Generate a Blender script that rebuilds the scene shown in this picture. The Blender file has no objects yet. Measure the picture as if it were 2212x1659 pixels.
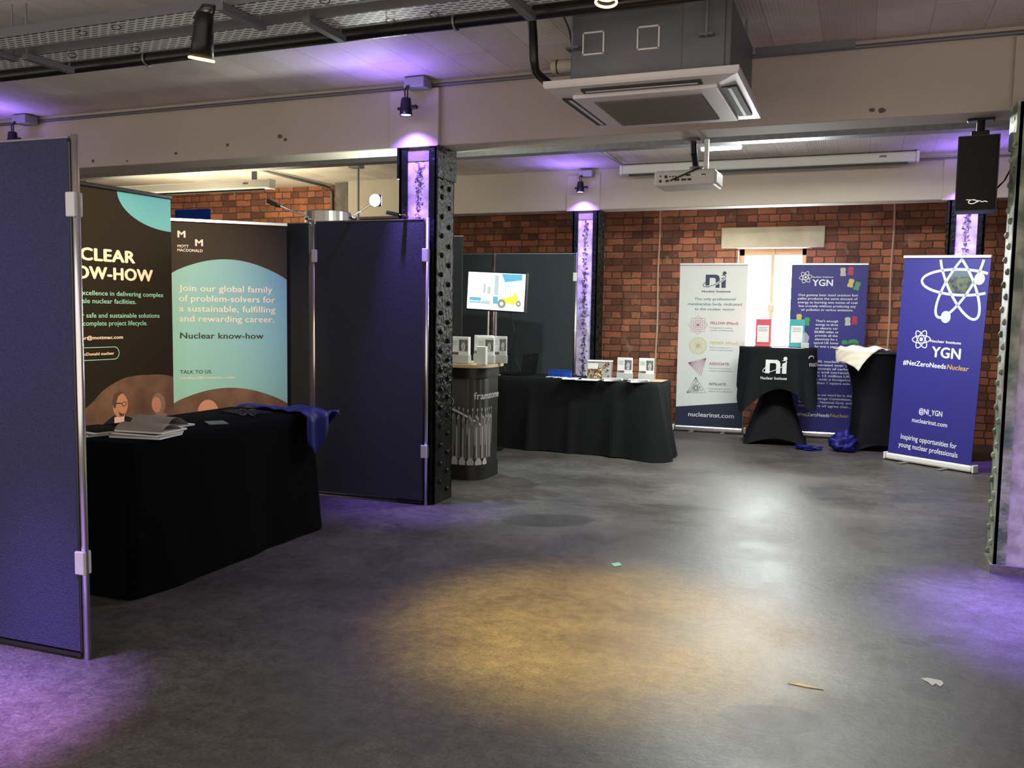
import bpy, bmesh, math, random
from mathutils import Vector, Matrix
random.seed(7)
PI = math.pi
SC = bpy.context.scene
COL = SC.collection

# ------------------------------------------------------------------ camera
cam_d = bpy.data.cameras.new('camera')
cam = bpy.data.objects.new('camera', cam_d); COL.objects.link(cam)
yaw, pitch, roll = map(math.radians, (21.689, 4.697, 0.883))
fw = Vector((-math.sin(yaw)*math.cos(pitch), math.cos(yaw)*math.cos(pitch), -math.sin(pitch)))
rt = Vector((math.cos(yaw), math.sin(yaw), 0)); up = rt.cross(fw)
rt, up = math.cos(roll)*rt + math.sin(roll)*up, -math.sin(roll)*rt + math.cos(roll)*up
cam.matrix_world = Matrix(((rt.x, up.x, -fw.x, 0), (rt.y, up.y, -fw.y, 0), (rt.z, up.z, -fw.z, 1.5), (0, 0, 0, 1)))
cam_d.sensor_width = 36; cam_d.lens = 1888.0/2212*36; cam_d.clip_start = .05
SC.camera = cam

# ------------------------------------------------------------------ world, exposure, lights
SC.view_settings.view_transform = 'Standard'; SC.view_settings.look = 'None'
SC.view_settings.gamma = 1; SC.view_settings.exposure = 0.65
SC.view_settings.use_curve_mapping = False
wd = bpy.data.worlds.new('world'); SC.world = wd; wd.use_nodes = True
bg = wd.node_tree.nodes['Background']; bg.inputs[0].default_value = (1.0, .88, .78, 1); bg.inputs[1].default_value = .80

def lamp(name, kind, loc, target, energy, color, size=.05, angle=60, blend=.5, shape=None):
    d = bpy.data.lights.new(name, kind); d.energy = energy; d.color = color
    if kind == 'SPOT':
        d.spot_size = math.radians(angle); d.spot_blend = blend; d.shadow_soft_size = size
    elif kind == 'POINT': d.shadow_soft_size = size
    elif kind == 'AREA':
        d.shape = 'RECTANGLE'; d.size, d.size_y = shape
    o = bpy.data.objects.new(name, d); COL.objects.link(o); o.location = loc
    if target is not None:
        o.rotation_euler = (Vector(target)-Vector(loc)).to_track_quat('-Z', 'Y').to_euler()
    return o

PURPLE = (.29, .16, 1.0); WARM = (1.0, .63, .09); COOL = (.80, 1.0, .90)
# purple pendant spots washing the columns (front row of columns, rear row, the row behind the camera)
for (x, y, z, e) in ((-3.20, 5.84, 2.93, 420), (-3.19, 10.13, 2.935, 340), (.96, 10.13, 2.935, 340), (-7.25, 5.84, 2.93, 340)):
    lamp('column_spot_light', 'SPOT', (x, y, z), (x+.02, y+.055, 0.6), e, PURPLE, .02, 36, 1.0)          # the bright core of the beam
    lamp('column_spot_light', 'SPOT', (x, y, z), (x+.01, y+.10, 0.6), 44, PURPLE, .02, 116, .7)          # its weak skirt
    lamp('column_spill_light', 'SPOT', (x-.02, y-.22, z-.16), (x-.02, y-.34, 3.3), 15, PURPLE, .03, 150, 1.0)   # added lamp below the fitting, stands for purple spill on the ceiling
lamp('column_spot_light', 'SPOT', (1.05, 5.50, 2.93), (1.08, 5.04, 0), 1700, PURPLE, .02, 42, 1.0)
lamp('column_spot_light', 'SPOT', (-3.35, 1.95, 2.95), (-3.16, 2.12, 0), 1700, (.45, .25, 1.0), .02, 31, 1.0)
lamp('column_spot_light', 'SPOT', (-2.9, 1.75, 2.95), (-2.80, 2.08, 0), 220, (1.0, .25, .38), .02, 20, 1.0)
lamp('column_spot_light', 'SPOT', (-3.7, .9, 2.95), (-3.5, 2.69, 1.0), 40, (.36, .29, 1.0), .05, 50, 1.0)  # extra unseen spot, added to wash the near left panel violet
# warm stage spots on the lighting bar
lamp('stage_spot_light', 'SPOT', (-1.19, 4.10, 2.95), (-1.12, 4.02, 0), 1000, WARM, .03, 47, 1.0)
lamp('stage_spot_light', 'SPOT', (-3.04, 3.48, 2.66), (-4.75, 4.75, 1.5), 200, (1.0, .78, .45), .03, 62, .8)
# clip-on lamps of the exhibition stands
lamp('stand_spot_light', 'SPOT', (-3.75, 7.95, 2.55), (-2.1, 7.55, 0), 120, COOL, .03, 74, .9)
lamp('stand_spot_light', 'SPOT', (-2.85, 6.55, 2.9), (-3.5, 9.6, 1.5), 110, COOL, .03, 40, .6)
lamp('stand_flood_light', 'POINT', (-3.58, 6.42, 2.40), None, 22, (.92, 1.0, .85), .06)
lamp('bay_tube_light', 'AREA', (-.6, 8.25, 2.98), (-.6, 8.25, 0), 120, (.95, 1.0, .92), shape=(2.2, .1))
lamp('booth_ceiling_fill', 'AREA', (-7.7, 8.8, 2.35), (-7.7, 8.9, 3.2), 44, (1.0, .88, .58), shape=(2.4, .8))  # added unseen fill that brightens the left bay ceiling
lamp('booth_fill', 'POINT', (-7.2, 8.2, 2.45), None, 9, (1.0, .86, .55), .15)  # point fill without a fitting, added to warm the left bay
lamp('rear_ceiling_fill', 'AREA', (-.6, 7.78, 3.08), (-.6, 9.9, 3.23), 14, (1.0, .95, .85), shape=(4.5, .08))  # added fill hidden behind the front beam, lifts the rear bay ceiling
# daylight through the window
lamp('window_daylight', 'AREA', (-1.1, 12.05, 1.75), (-1.0, 6.5, 0.2), 55, (.93, 1.0, .98), shape=(.8, 1.2))

# ------------------------------------------------------------------ materials
def srgb(r, g, b):
    f = lambda c: ((c/255+.055)/1.055)**2.4 if c > 10 else c/255/12.92
    return (f(r), f(g), f(b), 1)
MATS = {}
def mat(name, col, rough=.6, metal=0.0, emit=None, es=1.0, bump=None, var=None, trans=0.0, spec=None):
    if name in MATS: return MATS[name]
    m = bpy.data.materials.new(name); m.use_nodes = True; nt = m.node_tree; b = nt.nodes['Principled BSDF']
    if len(col) == 3: col = (*col, 1)
    b.inputs['Base Color'].default_value = col; b.inputs['Roughness'].default_value = rough; b.inputs['Metallic'].default_value = metal
    if spec is not None: b.inputs['Specular IOR Level'].default_value = spec
    if trans: b.inputs['Transmission Weight'].default_value = trans
    if emit: b.inputs['Emission Color'].default_value = (*emit[:3], 1); b.inputs['Emission Strength'].default_value = es
    if var:   # (scale, amount, second colour)
        tc = nt.nodes.new('ShaderNodeTexCoord'); n = nt.nodes.new('ShaderNodeTexNoise'); n.inputs['Scale'].default_value = var[0]; n.inputs['Detail'].default_value = 6
        nt.links.new(tc.outputs['Object'], n.inputs['Vector'])
        r = nt.nodes.new('ShaderNodeValToRGB'); r.color_ramp.elements[0].position = .5-var[1]; r.color_ramp.elements[1].position = .5+var[1]
        r.color_ramp.elements[0].color = col; r.color_ramp.elements[1].color = var[2] if len(var[2]) == 4 else (*var[2], 1)
        nt.links.new(n.outputs['Fac'], r.inputs['Fac']); nt.links.new(r.outputs['Color'], b.inputs['Base Color'])
    if bump:  # (scale, strength, distance)
        tc = nt.nodes.new('ShaderNodeTexCoord'); n = nt.nodes.new('ShaderNodeTexNoise'); n.inputs['Scale'].default_value = bump[0]; n.inputs['Detail'].default_value = 4
        nt.links.new(tc.outputs['Object'], n.inputs['Vector'])
        bp = nt.nodes.new('ShaderNodeBump'); bp.inputs['Strength'].default_value = bump[1]; bp.inputs['Distance'].default_value = bump[2]
        nt.links.new(n.outputs['Fac'], bp.inputs['Height']); nt.links.new(bp.outputs['Normal'], b.inputs['Normal'])
    MATS[name] = m; return m

def N(nt, t, **k):
    n = nt.nodes.new(t)
    for a, v in k.items():
        if a.startswith('i_'): n.inputs[a[2:].replace('_', ' ')].default_value = v
        else: setattr(n, a, v)
    return n

def brick_mat():
    m = bpy.data.materials.new('old_brick'); m.use_nodes = True; nt = m.node_tree; L = nt.links.new; b = nt.nodes['Principled BSDF']
    tc = N(nt, 'ShaderNodeTexCoord'); sx = N(nt, 'ShaderNodeSeparateXYZ'); L(tc.outputs['Object'], sx.inputs[0])
    ad = N(nt, 'ShaderNodeMath', operation='ADD'); L(sx.outputs['X'], ad.inputs[0]); L(sx.outputs['Y'], ad.inputs[1])
    cx = N(nt, 'ShaderNodeCombineXYZ'); L(ad.outputs[0], cx.inputs['X']); L(sx.outputs['Z'], cx.inputs['Y'])
    nz = N(nt, 'ShaderNodeTexNoise'); nz.inputs['Scale'].default_value = 9; L(tc.outputs['Object'], nz.inputs['Vector'])
    mx = N(nt, 'ShaderNodeVectorMath', operation='MULTIPLY_ADD'); L(nz.outputs['Color'], mx.inputs[0]); mx.inputs[1].default_value = (.045, .034, 0); L(cx.outputs[0], mx.inputs[2])
    br = N(nt, 'ShaderNodeTexBrick'); L(mx.outputs[0], br.inputs['Vector'])
    br.offset = .5; br.squash = .55; br.squash_frequency = 2
    br.inputs['Color1'].default_value = srgb(182, 118, 88); br.inputs['Color2'].default_value = srgb(98, 64, 52); br.inputs['Mortar'].default_value = srgb(84, 66, 56)
    br.inputs['Scale'].default_value = 1; br.inputs['Mortar Size'].default_value = .008; br.inputs['Mortar Smooth'].default_value = .35
    br.inputs['Brick Width'].default_value = .25; br.inputs['Row Height'].default_value = .091; br.inputs['Bias'].default_value = -.1
    n2 = N(nt, 'ShaderNodeTexNoise'); n2.inputs['Scale'].default_value = 2.3; n2.inputs['Detail'].default_value = 8; L(tc.outputs['Object'], n2.inputs['Vector'])
    rp = N(nt, 'ShaderNodeValToRGB'); rp.color_ramp.elements[0].position = .35; rp.color_ramp.elements[0].color = (.62, .58, .55, 1); rp.color_ramp.elements[1].position = .7; rp.color_ramp.elements[1].color = (1.15, 1.05, 1, 1)
    L(n2.outputs['Fac'], rp.inputs['Fac'])
    mm = N(nt, 'ShaderNodeMix', data_type='RGBA', blend_type='MULTIPLY'); mm.inputs['Factor'].default_value = 1
    L(br.outputs['Color'], mm.inputs['A']); L(rp.outputs['Color'], mm.inputs['B'])
    n3 = N(nt, 'ShaderNodeTexNoise'); n3.inputs['Scale'].default_value = 5.5; n3.inputs['Detail'].default_value = 6; L(tc.outputs['Object'], n3.inputs['Vector'])
    r3 = N(nt, 'ShaderNodeValToRGB'); r3.color_ramp.elements[0].position = .62; r3.color_ramp.elements[1].position = .74; L(n3.outputs['Fac'], r3.inputs['Fac'])
    m3 = N(nt, 'ShaderNodeMix', data_type='RGBA'); L(r3.outputs['Color'], m3.inputs['Factor']); L(mm.outputs['Result'], m3.inputs['A']); m3.inputs['B'].default_value = srgb(150, 128, 108)
    L(m3.outputs['Result'], b.inputs['Base Color']); b.inputs['Roughness'].default_value = .82
    n4 = N(nt, 'ShaderNodeTexNoise'); n4.inputs['Scale'].default_value = 55; L(tc.outputs['Object'], n4.inputs['Vector'])
    hs = N(nt, 'ShaderNodeMath', operation='MULTIPLY_ADD'); L(br.outputs['Fac'], hs.inputs[0]); hs.inputs[1].default_value = -1; L(n4.outputs['Fac'], hs.inputs[2])
    bp = N(nt, 'ShaderNodeBump'); bp.inputs['Strength'].default_value = .7; bp.inputs['Distance'].default_value = .012; L(hs.outputs[0], bp.inputs['Height']); L(bp.outputs[0], b.inputs['Normal'])
    return m

def ceiling_mat():
    m = bpy.data.materials.new('ribbed_white_soffit'); m.use_nodes = True; nt = m.node_tree; L = nt.links.new; b = nt.nodes['Principled BSDF']
    tc = N(nt, 'ShaderNodeTexCoord')
    mp = N(nt, 'ShaderNodeMapping'); mp.inputs['Scale'].default_value = (1, 1, 1); mp.inputs['Rotation'].default_value = (0, 0, 0); L(tc.outputs['Object'], mp.inputs['Vector'])
    br = N(nt, 'ShaderNodeTexBrick'); br.offset = .37; mp.inputs['Rotation'].default_value = (0, 0, PI/2); L(mp.outputs[0], br.inputs['Vector'])
    br.inputs['Color1'].default_value = (.76, .71, .65, 1); br.inputs['Color2'].default_value = (.64, .585, .53, 1); br.inputs['Mortar'].default_value = (.54, .50, .46, 1)
    br.inputs['Scale'].default_value = 1; br.inputs['Brick Width'].default_value = 1.1; br.inputs['Row Height'].default_value = .30; br.inputs['Mortar Size'].default_value = .004
    wv = N(nt, 'ShaderNodeTexWave'); wv.bands_direction = 'X'; wv.inputs['Scale'].default_value = 14; wv.inputs['Distortion'].default_value = .4; L(tc.outputs['Object'], wv.inputs['Vector'])
    nz = N(nt, 'ShaderNodeTexNoise'); nz.inputs['Scale'].default_value = 1.6; nz.inputs['Detail'].default_value = 6; L(tc.outputs['Object'], nz.inputs['Vector'])
    rp = N(nt, 'ShaderNodeValToRGB'); rp.color_ramp.elements[0].position = .35; rp.color_ramp.elements[0].color = (.8, .78, .76, 1); rp.color_ramp.elements[1].position = .6; rp.color_ramp.elements[1].color = (1, 1, 1, 1); L(nz.outputs['Fac'], rp.inputs['Fac'])
    mm = N(nt, 'ShaderNodeMix', data_type='RGBA', blend_type='MULTIPLY'); mm.inputs['Factor'].default_value = 1; L(br.outputs['Color'], mm.inputs['A']); L(rp.outputs['Color'], mm.inputs['B'])
    L(mm.outputs['Result'], b.inputs['Base Color']); b.inputs['Roughness'].default_value = .75
    bp = N(nt, 'ShaderNodeBump'); bp.inputs['Strength'].default_value = .25; bp.inputs['Distance'].default_value = .01; L(wv.outputs['Fac'], bp.inputs['Height']); L(bp.outputs[0], b.inputs['Normal'])
    return m

STAINS = [(-1.214, 6.746, .36, .085, .1), (-1.157, 6.226, .22, .07, 0), (.426, 4.457, .10, .06, .3), (.29, 4.37, .09, .05, .1), (.17, 4.06, .09, .06, -.4),
          (.315, 3.80, .10, .09, 0), (-.676, 6.95, .10, .05, .4), (.10, 4.22, .07, .05, .6), (-.85, 6.55, .08, .03, 0), (-2.05, 5.9, .35, .2, .5), (-.25, 3.3, .2, .12, .3)]
def floor_mat():
    m = bpy.data.materials.new('worn_concrete'); m.use_nodes = True; nt = m.node_tree; L = nt.links.new; b = nt.nodes['Principled BSDF']
    tc = N(nt, 'ShaderNodeTexCoord'); P = tc.outputs['Object']
    n1 = N(nt, 'ShaderNodeTexNoise'); n1.inputs['Scale'].default_value = 1.1; n1.inputs['Detail'].default_value = 10; n1.inputs['Roughness'].default_value = .65; L(P, n1.inputs['Vector'])
    r1 = N(nt, 'ShaderNodeValToRGB'); e = r1.color_ramp.elements; e[0].position = .33; e[0].color = (.048, .044, .040, 1); e[1].position = .68; e[1].color = (.105, .097, .087, 1); L(n1.outputs['Fac'], r1.inputs['Fac'])
    n2 = N(nt, 'ShaderNodeTexNoise'); n2.inputs['Scale'].default_value = 16; n2.inputs['Detail'].default_value = 8; n2.inputs['Roughness'].default_value = .7; L(P, n2.inputs['Vector'])
    r2 = N(nt, 'ShaderNodeValToRGB'); e = r2.color_ramp.elements; e[0].position = .36; e[0].color = (.68, .68, .68, 1); e[1].position = .66; e[1].color = (1.25, 1.25, 1.25, 1); L(n2.outputs['Fac'], r2.inputs['Fac'])
    mm = N(nt, 'ShaderNodeMix', data_type='RGBA', blend_type='MULTIPLY'); mm.inputs['Factor'].default_value = 1; L(r1.outputs['Color'], mm.inputs['A']); L(r2.outputs['Color'], mm.inputs['B'])
    n5 = N(nt, 'ShaderNodeTexNoise'); n5.inputs['Scale'].default_value = 75; n5.inputs['Detail'].default_value = 5; n5.inputs['Roughness'].default_value = .75; L(P, n5.inputs['Vector'])
    r5 = N(nt, 'ShaderNodeValToRGB'); e = r5.color_ramp.elements; e[0].position = .38; e[0].color = (.62, .62, .62, 1); e[1].position = .64; e[1].color = (1.3, 1.3, 1.3, 1); L(n5.outputs['Fac'], r5.inputs['Fac'])
    m5 = N(nt, 'ShaderNodeMix', data_type='RGBA', blend_type='MULTIPLY'); m5.inputs['Factor'].default_value = 1; L(mm.outputs['Result'], m5.inputs['A']); L(r5.outputs['Color'], m5.inputs['B'])
    col = m5.outputs['Result']
    dn = N(nt, 'ShaderNodeTexNoise'); dn.inputs['Scale'].default_value = 14; dn.inputs['Detail'].default_value = 4; L(P, dn.inputs['Vector'])
    off = N(nt, 'ShaderNodeVectorMath', operation='MULTIPLY_ADD'); L(dn.outputs['Color'], off.inputs[0]); off.inputs[1].default_value = (.05, .05, 0); L(P, off.inputs[2])
    mask = None
    for (x, y, rx, ry, a) in STAINS:   # dried spills and patch repairs
        mp = N(nt, 'ShaderNodeMapping', vector_type='TEXTURE'); mp.inputs['Location'].default_value = (x+.025, y+.025, 0); mp.inputs['Rotation'].default_value = (0, 0, a); mp.inputs['Scale'].default_value = (rx, ry, 1); L(off.outputs[0], mp.inputs['Vector'])
        ln = N(nt, 'ShaderNodeVectorMath', operation='LENGTH'); L(mp.outputs[0], ln.inputs[0])
        mr = N(nt, 'ShaderNodeMapRange'); mr.inputs['From Min'].default_value = .92; mr.inputs['From Max'].default_value = 1.02; mr.inputs['To Min'].default_value = 1; mr.inputs['To Max'].default_value = 0; L(ln.outputs['Value'], mr.inputs['Value'])
        if mask is None: mask = mr.outputs[0]
        else:
            mxx = N(nt, 'ShaderNodeMath', operation='MAXIMUM'); L(mask, mxx.inputs[0]); L(mr.outputs[0], mxx.inputs[1]); mask = mxx.outputs[0]
    ms = N(nt, 'ShaderNodeMix', data_type='RGBA', blend_type='MULTIPLY'); L(col, ms.inputs['A']); ms.inputs['B'].default_value = (.36, .34, .33, 1)
    sc = N(nt, 'ShaderNodeMath', operation='MULTIPLY'); L(mask, sc.inputs[0]); sc.inputs[1].default_value = .8; L(sc.outputs[0], ms.inputs['Factor'])
    L(ms.outputs['Result'], b.inputs['Base Color'])
    rr = N(nt, 'ShaderNodeMapRange'); rr.inputs['From Min'].default_value = .3; rr.inputs['From Max'].default_value = .7; rr.inputs['To Min'].default_value = .30; rr.inputs['To Max'].default_value = .52; L(n1.outputs['Fac'], rr.inputs['Value']); L(rr.outputs[0], b.inputs['Roughness'])
    bp = N(nt, 'ShaderNodeBump'); bp.inputs['Strength'].default_value = .35; bp.inputs['Distance'].default_value = .008; L(n2.outputs['Fac'], bp.inputs['Height']); L(bp.outputs[0], b.inputs['Normal'])
    return m

def infill_mat():
    """whitewashed concrete with a broken strip of bare aggregate down the middle"""
    m = bpy.data.materials.new('chipped_whitewash'); m.use_nodes = True; nt = m.node_tree; L = nt.links.new; b = nt.nodes['Principled BSDF']
    tc = N(nt, 'ShaderNodeTexCoord'); sx = N(nt, 'ShaderNodeSeparateXYZ'); L(tc.outputs['Object'], sx.inputs[0])
    ab = N(nt, 'ShaderNodeMath', operation='ABSOLUTE'); L(sx.outputs['X'], ab.inputs[0])
    n = N(nt, 'ShaderNodeTexNoise'); n.inputs['Scale'].default_value = 26; n.inputs['Detail'].default_value = 6; L(tc.outputs['Object'], n.inputs['Vector'])
    # mask = noise - |x| * k
    mk = N(nt, 'ShaderNodeMath', operation='MULTIPLY_ADD'); L(ab.outputs[0], mk.inputs[0]); mk.inputs[1].default_value = -5.5; L(n.outputs['Fac'], mk.inputs[2])
    rp = N(nt, 'ShaderNodeValToRGB'); rp.color_ramp.elements[0].position = .34; rp.color_ramp.elements[1].position = .40; L(mk.outputs[0], rp.inputs['Fac'])
    n2 = N(nt, 'ShaderNodeTexNoise'); n2.inputs['Scale'].default_value = 45; n2.inputs['Detail'].default_value = 3; L(tc.outputs['Object'], n2.inputs['Vector'])
    r2 = N(nt, 'ShaderNodeValToRGB'); e = r2.color_ramp.elements; e[0].position = .45; e[0].color = srgb(58, 50, 46); e[1].position = .6; e[1].color = srgb(176, 166, 158); L(n2.outputs['Fac'], r2.inputs['Fac'])
    n3 = N(nt, 'ShaderNodeTexNoise'); n3.inputs['Scale'].default_value = 9; n3.inputs['Detail'].default_value = 8; L(tc.outputs['Object'], n3.inputs['Vector'])
    r3 = N(nt, 'ShaderNodeValToRGB'); e = r3.color_ramp.elements; e[0].position = .36; e[0].color = srgb(160, 152, 146); e[1].position = .56; e[1].color = srgb(205, 200, 195); L(n3.outputs['Fac'], r3.inputs['Fac'])
    mx = N(nt, 'ShaderNodeMix', data_type='RGBA'); L(rp.outputs['Color'], mx.inputs['Factor']); L(r3.outputs['Color'], mx.inputs['A']); L(r2.outputs['Color'], mx.inputs['B'])
    L(mx.outputs['Result'], b.inputs['Base Color']); b.inputs['Roughness'].default_value = .55
    h = N(nt, 'ShaderNodeMath', operation='MULTIPLY'); L(rp.outputs['Color'], h.inputs[0]); L(n2.outputs['Fac'], h.inputs[1])
    h2 = N(nt, 'ShaderNodeMath', operation='MULTIPLY_ADD'); L(n3.outputs['Fac'], h2.inputs[0]); h2.inputs[1].default_value = .35; L(h.outputs[0], h2.inputs[2])
    bp = N(nt, 'ShaderNodeBump'); bp.inputs['Strength'].default_value = .9; bp.inputs['Distance'].default_value = .015; L(h2.outputs[0], bp.inputs['Height']); L(bp.outputs[0], b.inputs['Normal'])
    return m

FLOOR, BRICK, CEIL, INFILL = floor_mat(), brick_mat(), ceiling_mat(), infill_mat()
CREAM = mat('cream_painted_concrete', (.55, .49, .42), .7, var=(1.3, .22, (.47, .415, .355)), bump=(30, .15, .005))
GREYPIER = mat('grey_render', (.20, .18, .16), .9, var=(5, .15, (.10, .09, .08)), bump=(40, .4, .01))
STONE = mat('stone_lintel', (.62, .55, .40), .9, var=(6, .2, (.50, .43, .30)), bump=(35, .35, .01))
IRON = mat('black_green_gloss_iron', (.004, .006, .005), .3, bump=(24, .8, .02), var=(9, .12, (.009, .012, .009)), spec=.13)
IRONPALE = mat('green_window_lit_iron', (.10, .15, .10), .42, bump=(26, .6, .01), var=(6, .1, (.42, .46, .34)))  # green paint; the pale second tone puts window light into the colour
BLACK = mat('black_plastic', (.008, .008, .009), .38)
BLACKMET = mat('black_metal', (.012, .012, .014), .35, .4)
PIPEBLK = mat('black_pipe_paint', (.006, .006, .007), .3)
GALV = mat('galvanised_steel', (.36, .37, .40), .42, .75, var=(20, .2, (.27, .28, .31)))
GALVDK = mat('dull_grey_steel', (.17, .17, .19), .5, .5)
ALU = mat('brushed_aluminium', (.72, .72, .74), .25, .95)
CHROME = mat('chrome', (.8, .8, .8), .1, 1)
WHITE = mat('white_plastic', (.75, .74, .71), .4)
OFFWHITE = mat('white_enamel', (.68, .67, .64), .45)
CASTGREY = mat('grey_conduit', (.30, .31, .31), .5, .3)
FELTN = mat('navy_felt', (.028, .028, .07), .95, bump=(160, .8, .006), var=(140, .2, (.05, .05, .11)), spec=.2)
FELTC = mat('charcoal_felt', (.022, .026, .03), .95, bump=(160, .8, .006), var=(140, .2, (.04, .046, .052)), spec=.2)
CLOTH = mat('black_cloth', (.0022, .0022, .003), .95, bump=(220, .2, .002), spec=.05)
CLOTHG = mat('charcoal_cloth', (.010, .011, .012), .9, bump=(220, .2, .002), spec=.1)
STRETCH = mat('black_stretch_cover', (.004, .004, .006), .75, spec=.15)
BLUECL = mat('royal_blue_satin', (.005, .007, .13), .55, spec=.3)
WHITECL = mat('cream_white_cloth', (.72, .64, .55), .9, bump=(60, .3, .004))
PAPER = mat('white_paper', (.75, .75, .74), .6)
PAPERGR = mat('grey_newsprint', (.28, .25, .225), .7)
WOOD = mat('pale_wood', (.62, .45, .26), .45, var=(7, .2, (.52, .36, .2)))

# ------------------------------------------------------------------ mesh helpers
class MB:
    def __init__(s): s.b = bmesh.new()
    def box(s, c, d, rot=None, bevel=0):
        r = bmesh.ops.create_cube(s.b, size=1); vs = r['verts']
        bmesh.ops.scale(s.b, vec=d, verts=vs)
        if bevel:
            es = list({e for v in vs for e in v.link_edges}); g = bmesh.ops.bevel(s.b, geom=es, offset=bevel, segments=2, affect='EDGES', profile=.5); vs = list({v for f in g['faces'] for v in f.verts} | {v for v in vs if v.is_valid})
        if rot is not None: bmesh.ops.rotate(s.b, cent=(0, 0, 0), matrix=rot, verts=vs)
        bmesh.ops.translate(s.b, vec=c, verts=vs); return s
    def cyl(s, p0, p1, r, r2=None, n=16, cap=True):
        p0, p1 = Vector(p0), Vector(p1); d = p1-p0; L = d.length
        g = bmesh.ops.create_cone(s.b, cap_ends=cap, segments=n, radius1=r, radius2=r if r2 is None else r2, depth=L)
        q = d.to_track_quat('Z', 'Y').to_matrix(); bmesh.ops.rotate(s.b, cent=(0, 0, 0), matrix=q, verts=g['verts'])
        bmesh.ops.translate(s.b, vec=(p0+p1)/2, verts=g['verts']); return s
    def tube(s, pts, r, n=8):
        pts = [Vector(p) for p in pts]; rings = []
        for i, p in enumerate(pts):
            t = (pts[min(i+1, len(pts)-1)]-pts[max(i-1, 0)]).normalized()
            a = t.orthogonal().normalized() if i == 0 else (rings_a - t*rings_a.dot(t)).normalized()
            rings_a = a; c = t.cross(a)
            rings.append([s.b.verts.new(p + r*(math.cos(2*PI*k/n)*a + math.sin(2*PI*k/n)*c)) for k in range(n)])
        for A, B in zip(rings, rings[1:]):
            for k in range(n): s.b.faces.new((A[k], A[(k+1) % n], B[(k+1) % n], B[k]))
        s.b.faces.new(rings[0][::-1]); s.b.faces.new(rings[-1]); return s
    def prism(s, poly, y0, y1, fn=None):
        """polygon in x,z extruded along y"""
        f = fn or (lambda x, y, z: (x, y, z))
        A = [s.b.verts.new(f(x, y0, z)) for x, z in poly]; B = [s.b.verts.new(f(x, y1, z)) for x, z in poly]; n = len(poly)
        s.b.faces.new(A); s.b.faces.new(B[::-1])
        for k in range(n): s.b.faces.new((A[k], B[k], B[(k+1) % n], A[(k+1) % n]))
        return s
    def slab(s, poly, z0, z1):
        """polygon in x,y extruded along z"""
        A = [s.b.verts.new((x, y, z0)) for x, y in poly]; B = [s.b.verts.new((x, y, z1)) for x, y in poly]; n = len(poly)
        s.b.faces.new(A[::-1]); s.b.faces.new(B)
        for k in range(n): s.b.faces.new((A[k], A[(k+1) % n], B[(k+1) % n], B[k]))
        return s
    def lathe(s, prof, c=(0, 0, 0), n=24):
        rings = [[s.b.verts.new((c[0]+r*math.cos(2*PI*k/n), c[1]+r*math.sin(2*PI*k/n), c[2]+z)) for k in range(n)] for r, z in prof]
        for A, B in zip(rings, rings[1:]):
            for k in range(n): s.b.faces.new((A[k], A[(k+1) % n], B[(k+1) % n], B[k]))
        s.b.faces.new(rings[0][::-1]); s.b.faces.new(rings[-1]); return s
    def dome(s, c, nrm, r, h=None):
        g = bmesh.ops.create_icosphere(s.b, subdivisions=2, radius=r)
        if h: bmesh.ops.scale(s.b, vec=(1, 1, h/r), verts=g['verts'])
        bmesh.ops.rotate(s.b, cent=(0, 0, 0), matrix=Vector(nrm).to_track_quat('Z', 'Y').to_matrix(), verts=g['verts']); bmesh.ops.translate(s.b, vec=c, verts=g['verts']); return s
    def grid(s, P, close_u=False):
        """P[i][j] -> points; quads between"""
        V = [[s.b.verts.new(p) for p in row] for row in P]; n = len(V[0])
        for A, B in zip(V, V[1:]):
            for j in range(n if close_u else n-1): s.b.faces.new((A[j], A[(j+1) % n], B[(j+1) % n], B[j]))
        return V
    # flat graphics lying on a surface: x,z in the plane, raised a hair along -y
    def poly(s, pts, y=-.0015, fn=None): return s.prism(pts, y, 0, fn)
    def ell(s, cx, cz, rx, rz, y=-.0015, rot=0, n=28, a0=0, a1=2*PI, fn=None):
        return s.prism(ell(cx, cz, rx, rz, rot, n, a0, a1), y, 0, fn)
    def stroke(s, pts, w, y=-.002, clip=None, fn=None):
        f = fn or (lambda x, y, z: (x, y, z)); n = len(pts); L = []
        for i in range(n):
            a, c = pts[max(i-1, 0)], pts[min(i+1, n-1)]; dx, dz = c[0]-a[0], c[1]-a[1]; l = math.hypot(dx, dz) or 1
            L.append((pts[i][0]-dz/l*w/2, pts[i][1]+dx/l*w/2, pts[i][0]+dz/l*w/2, pts[i][1]-dx/l*w/2))
        for A, B in zip(L, L[1:]):
            if clip and (max(A[0], A[2], B[0], B[2]) > clip[1] or min(A[0], A[2], B[0], B[2]) < clip[0] or max(A[1], A[3], B[1], B[3]) > clip[2]): continue
            s.prism([(A[0], A[1]), (B[0], B[1]), (B[2], B[3]), (A[2], A[3])], y, y+.001, fn)
        return s
    def text(s, body, x, z, h, w=None, bold=0.0, align='LEFT', y=-.0012, fn=None, slant=0, spacing=1.0):
        """lettering: h is the cap height, w the wanted width, bold thickens the strokes"""
        c = bpy.data.curves.new('t', 'FONT'); c.body = body; c.size = 1; c.extrude = 0; c.resolution_u = 3; c.shear = slant; c.space_character = spacing+bold*1.2
        o = bpy.data.objects.new('t', c); COL.objects.link(o); bpy.context.view_layer.update()
        me = bpy.data.meshes.new_from_object(o.evaluated_get(bpy.context.evaluated_depsgraph_get()))
        s.seg = getattr(s, 'seg', 0)+1; lay = s.b.faces.layers.int.get('seg') or s.b.faces.layers.int.new('seg')
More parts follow.
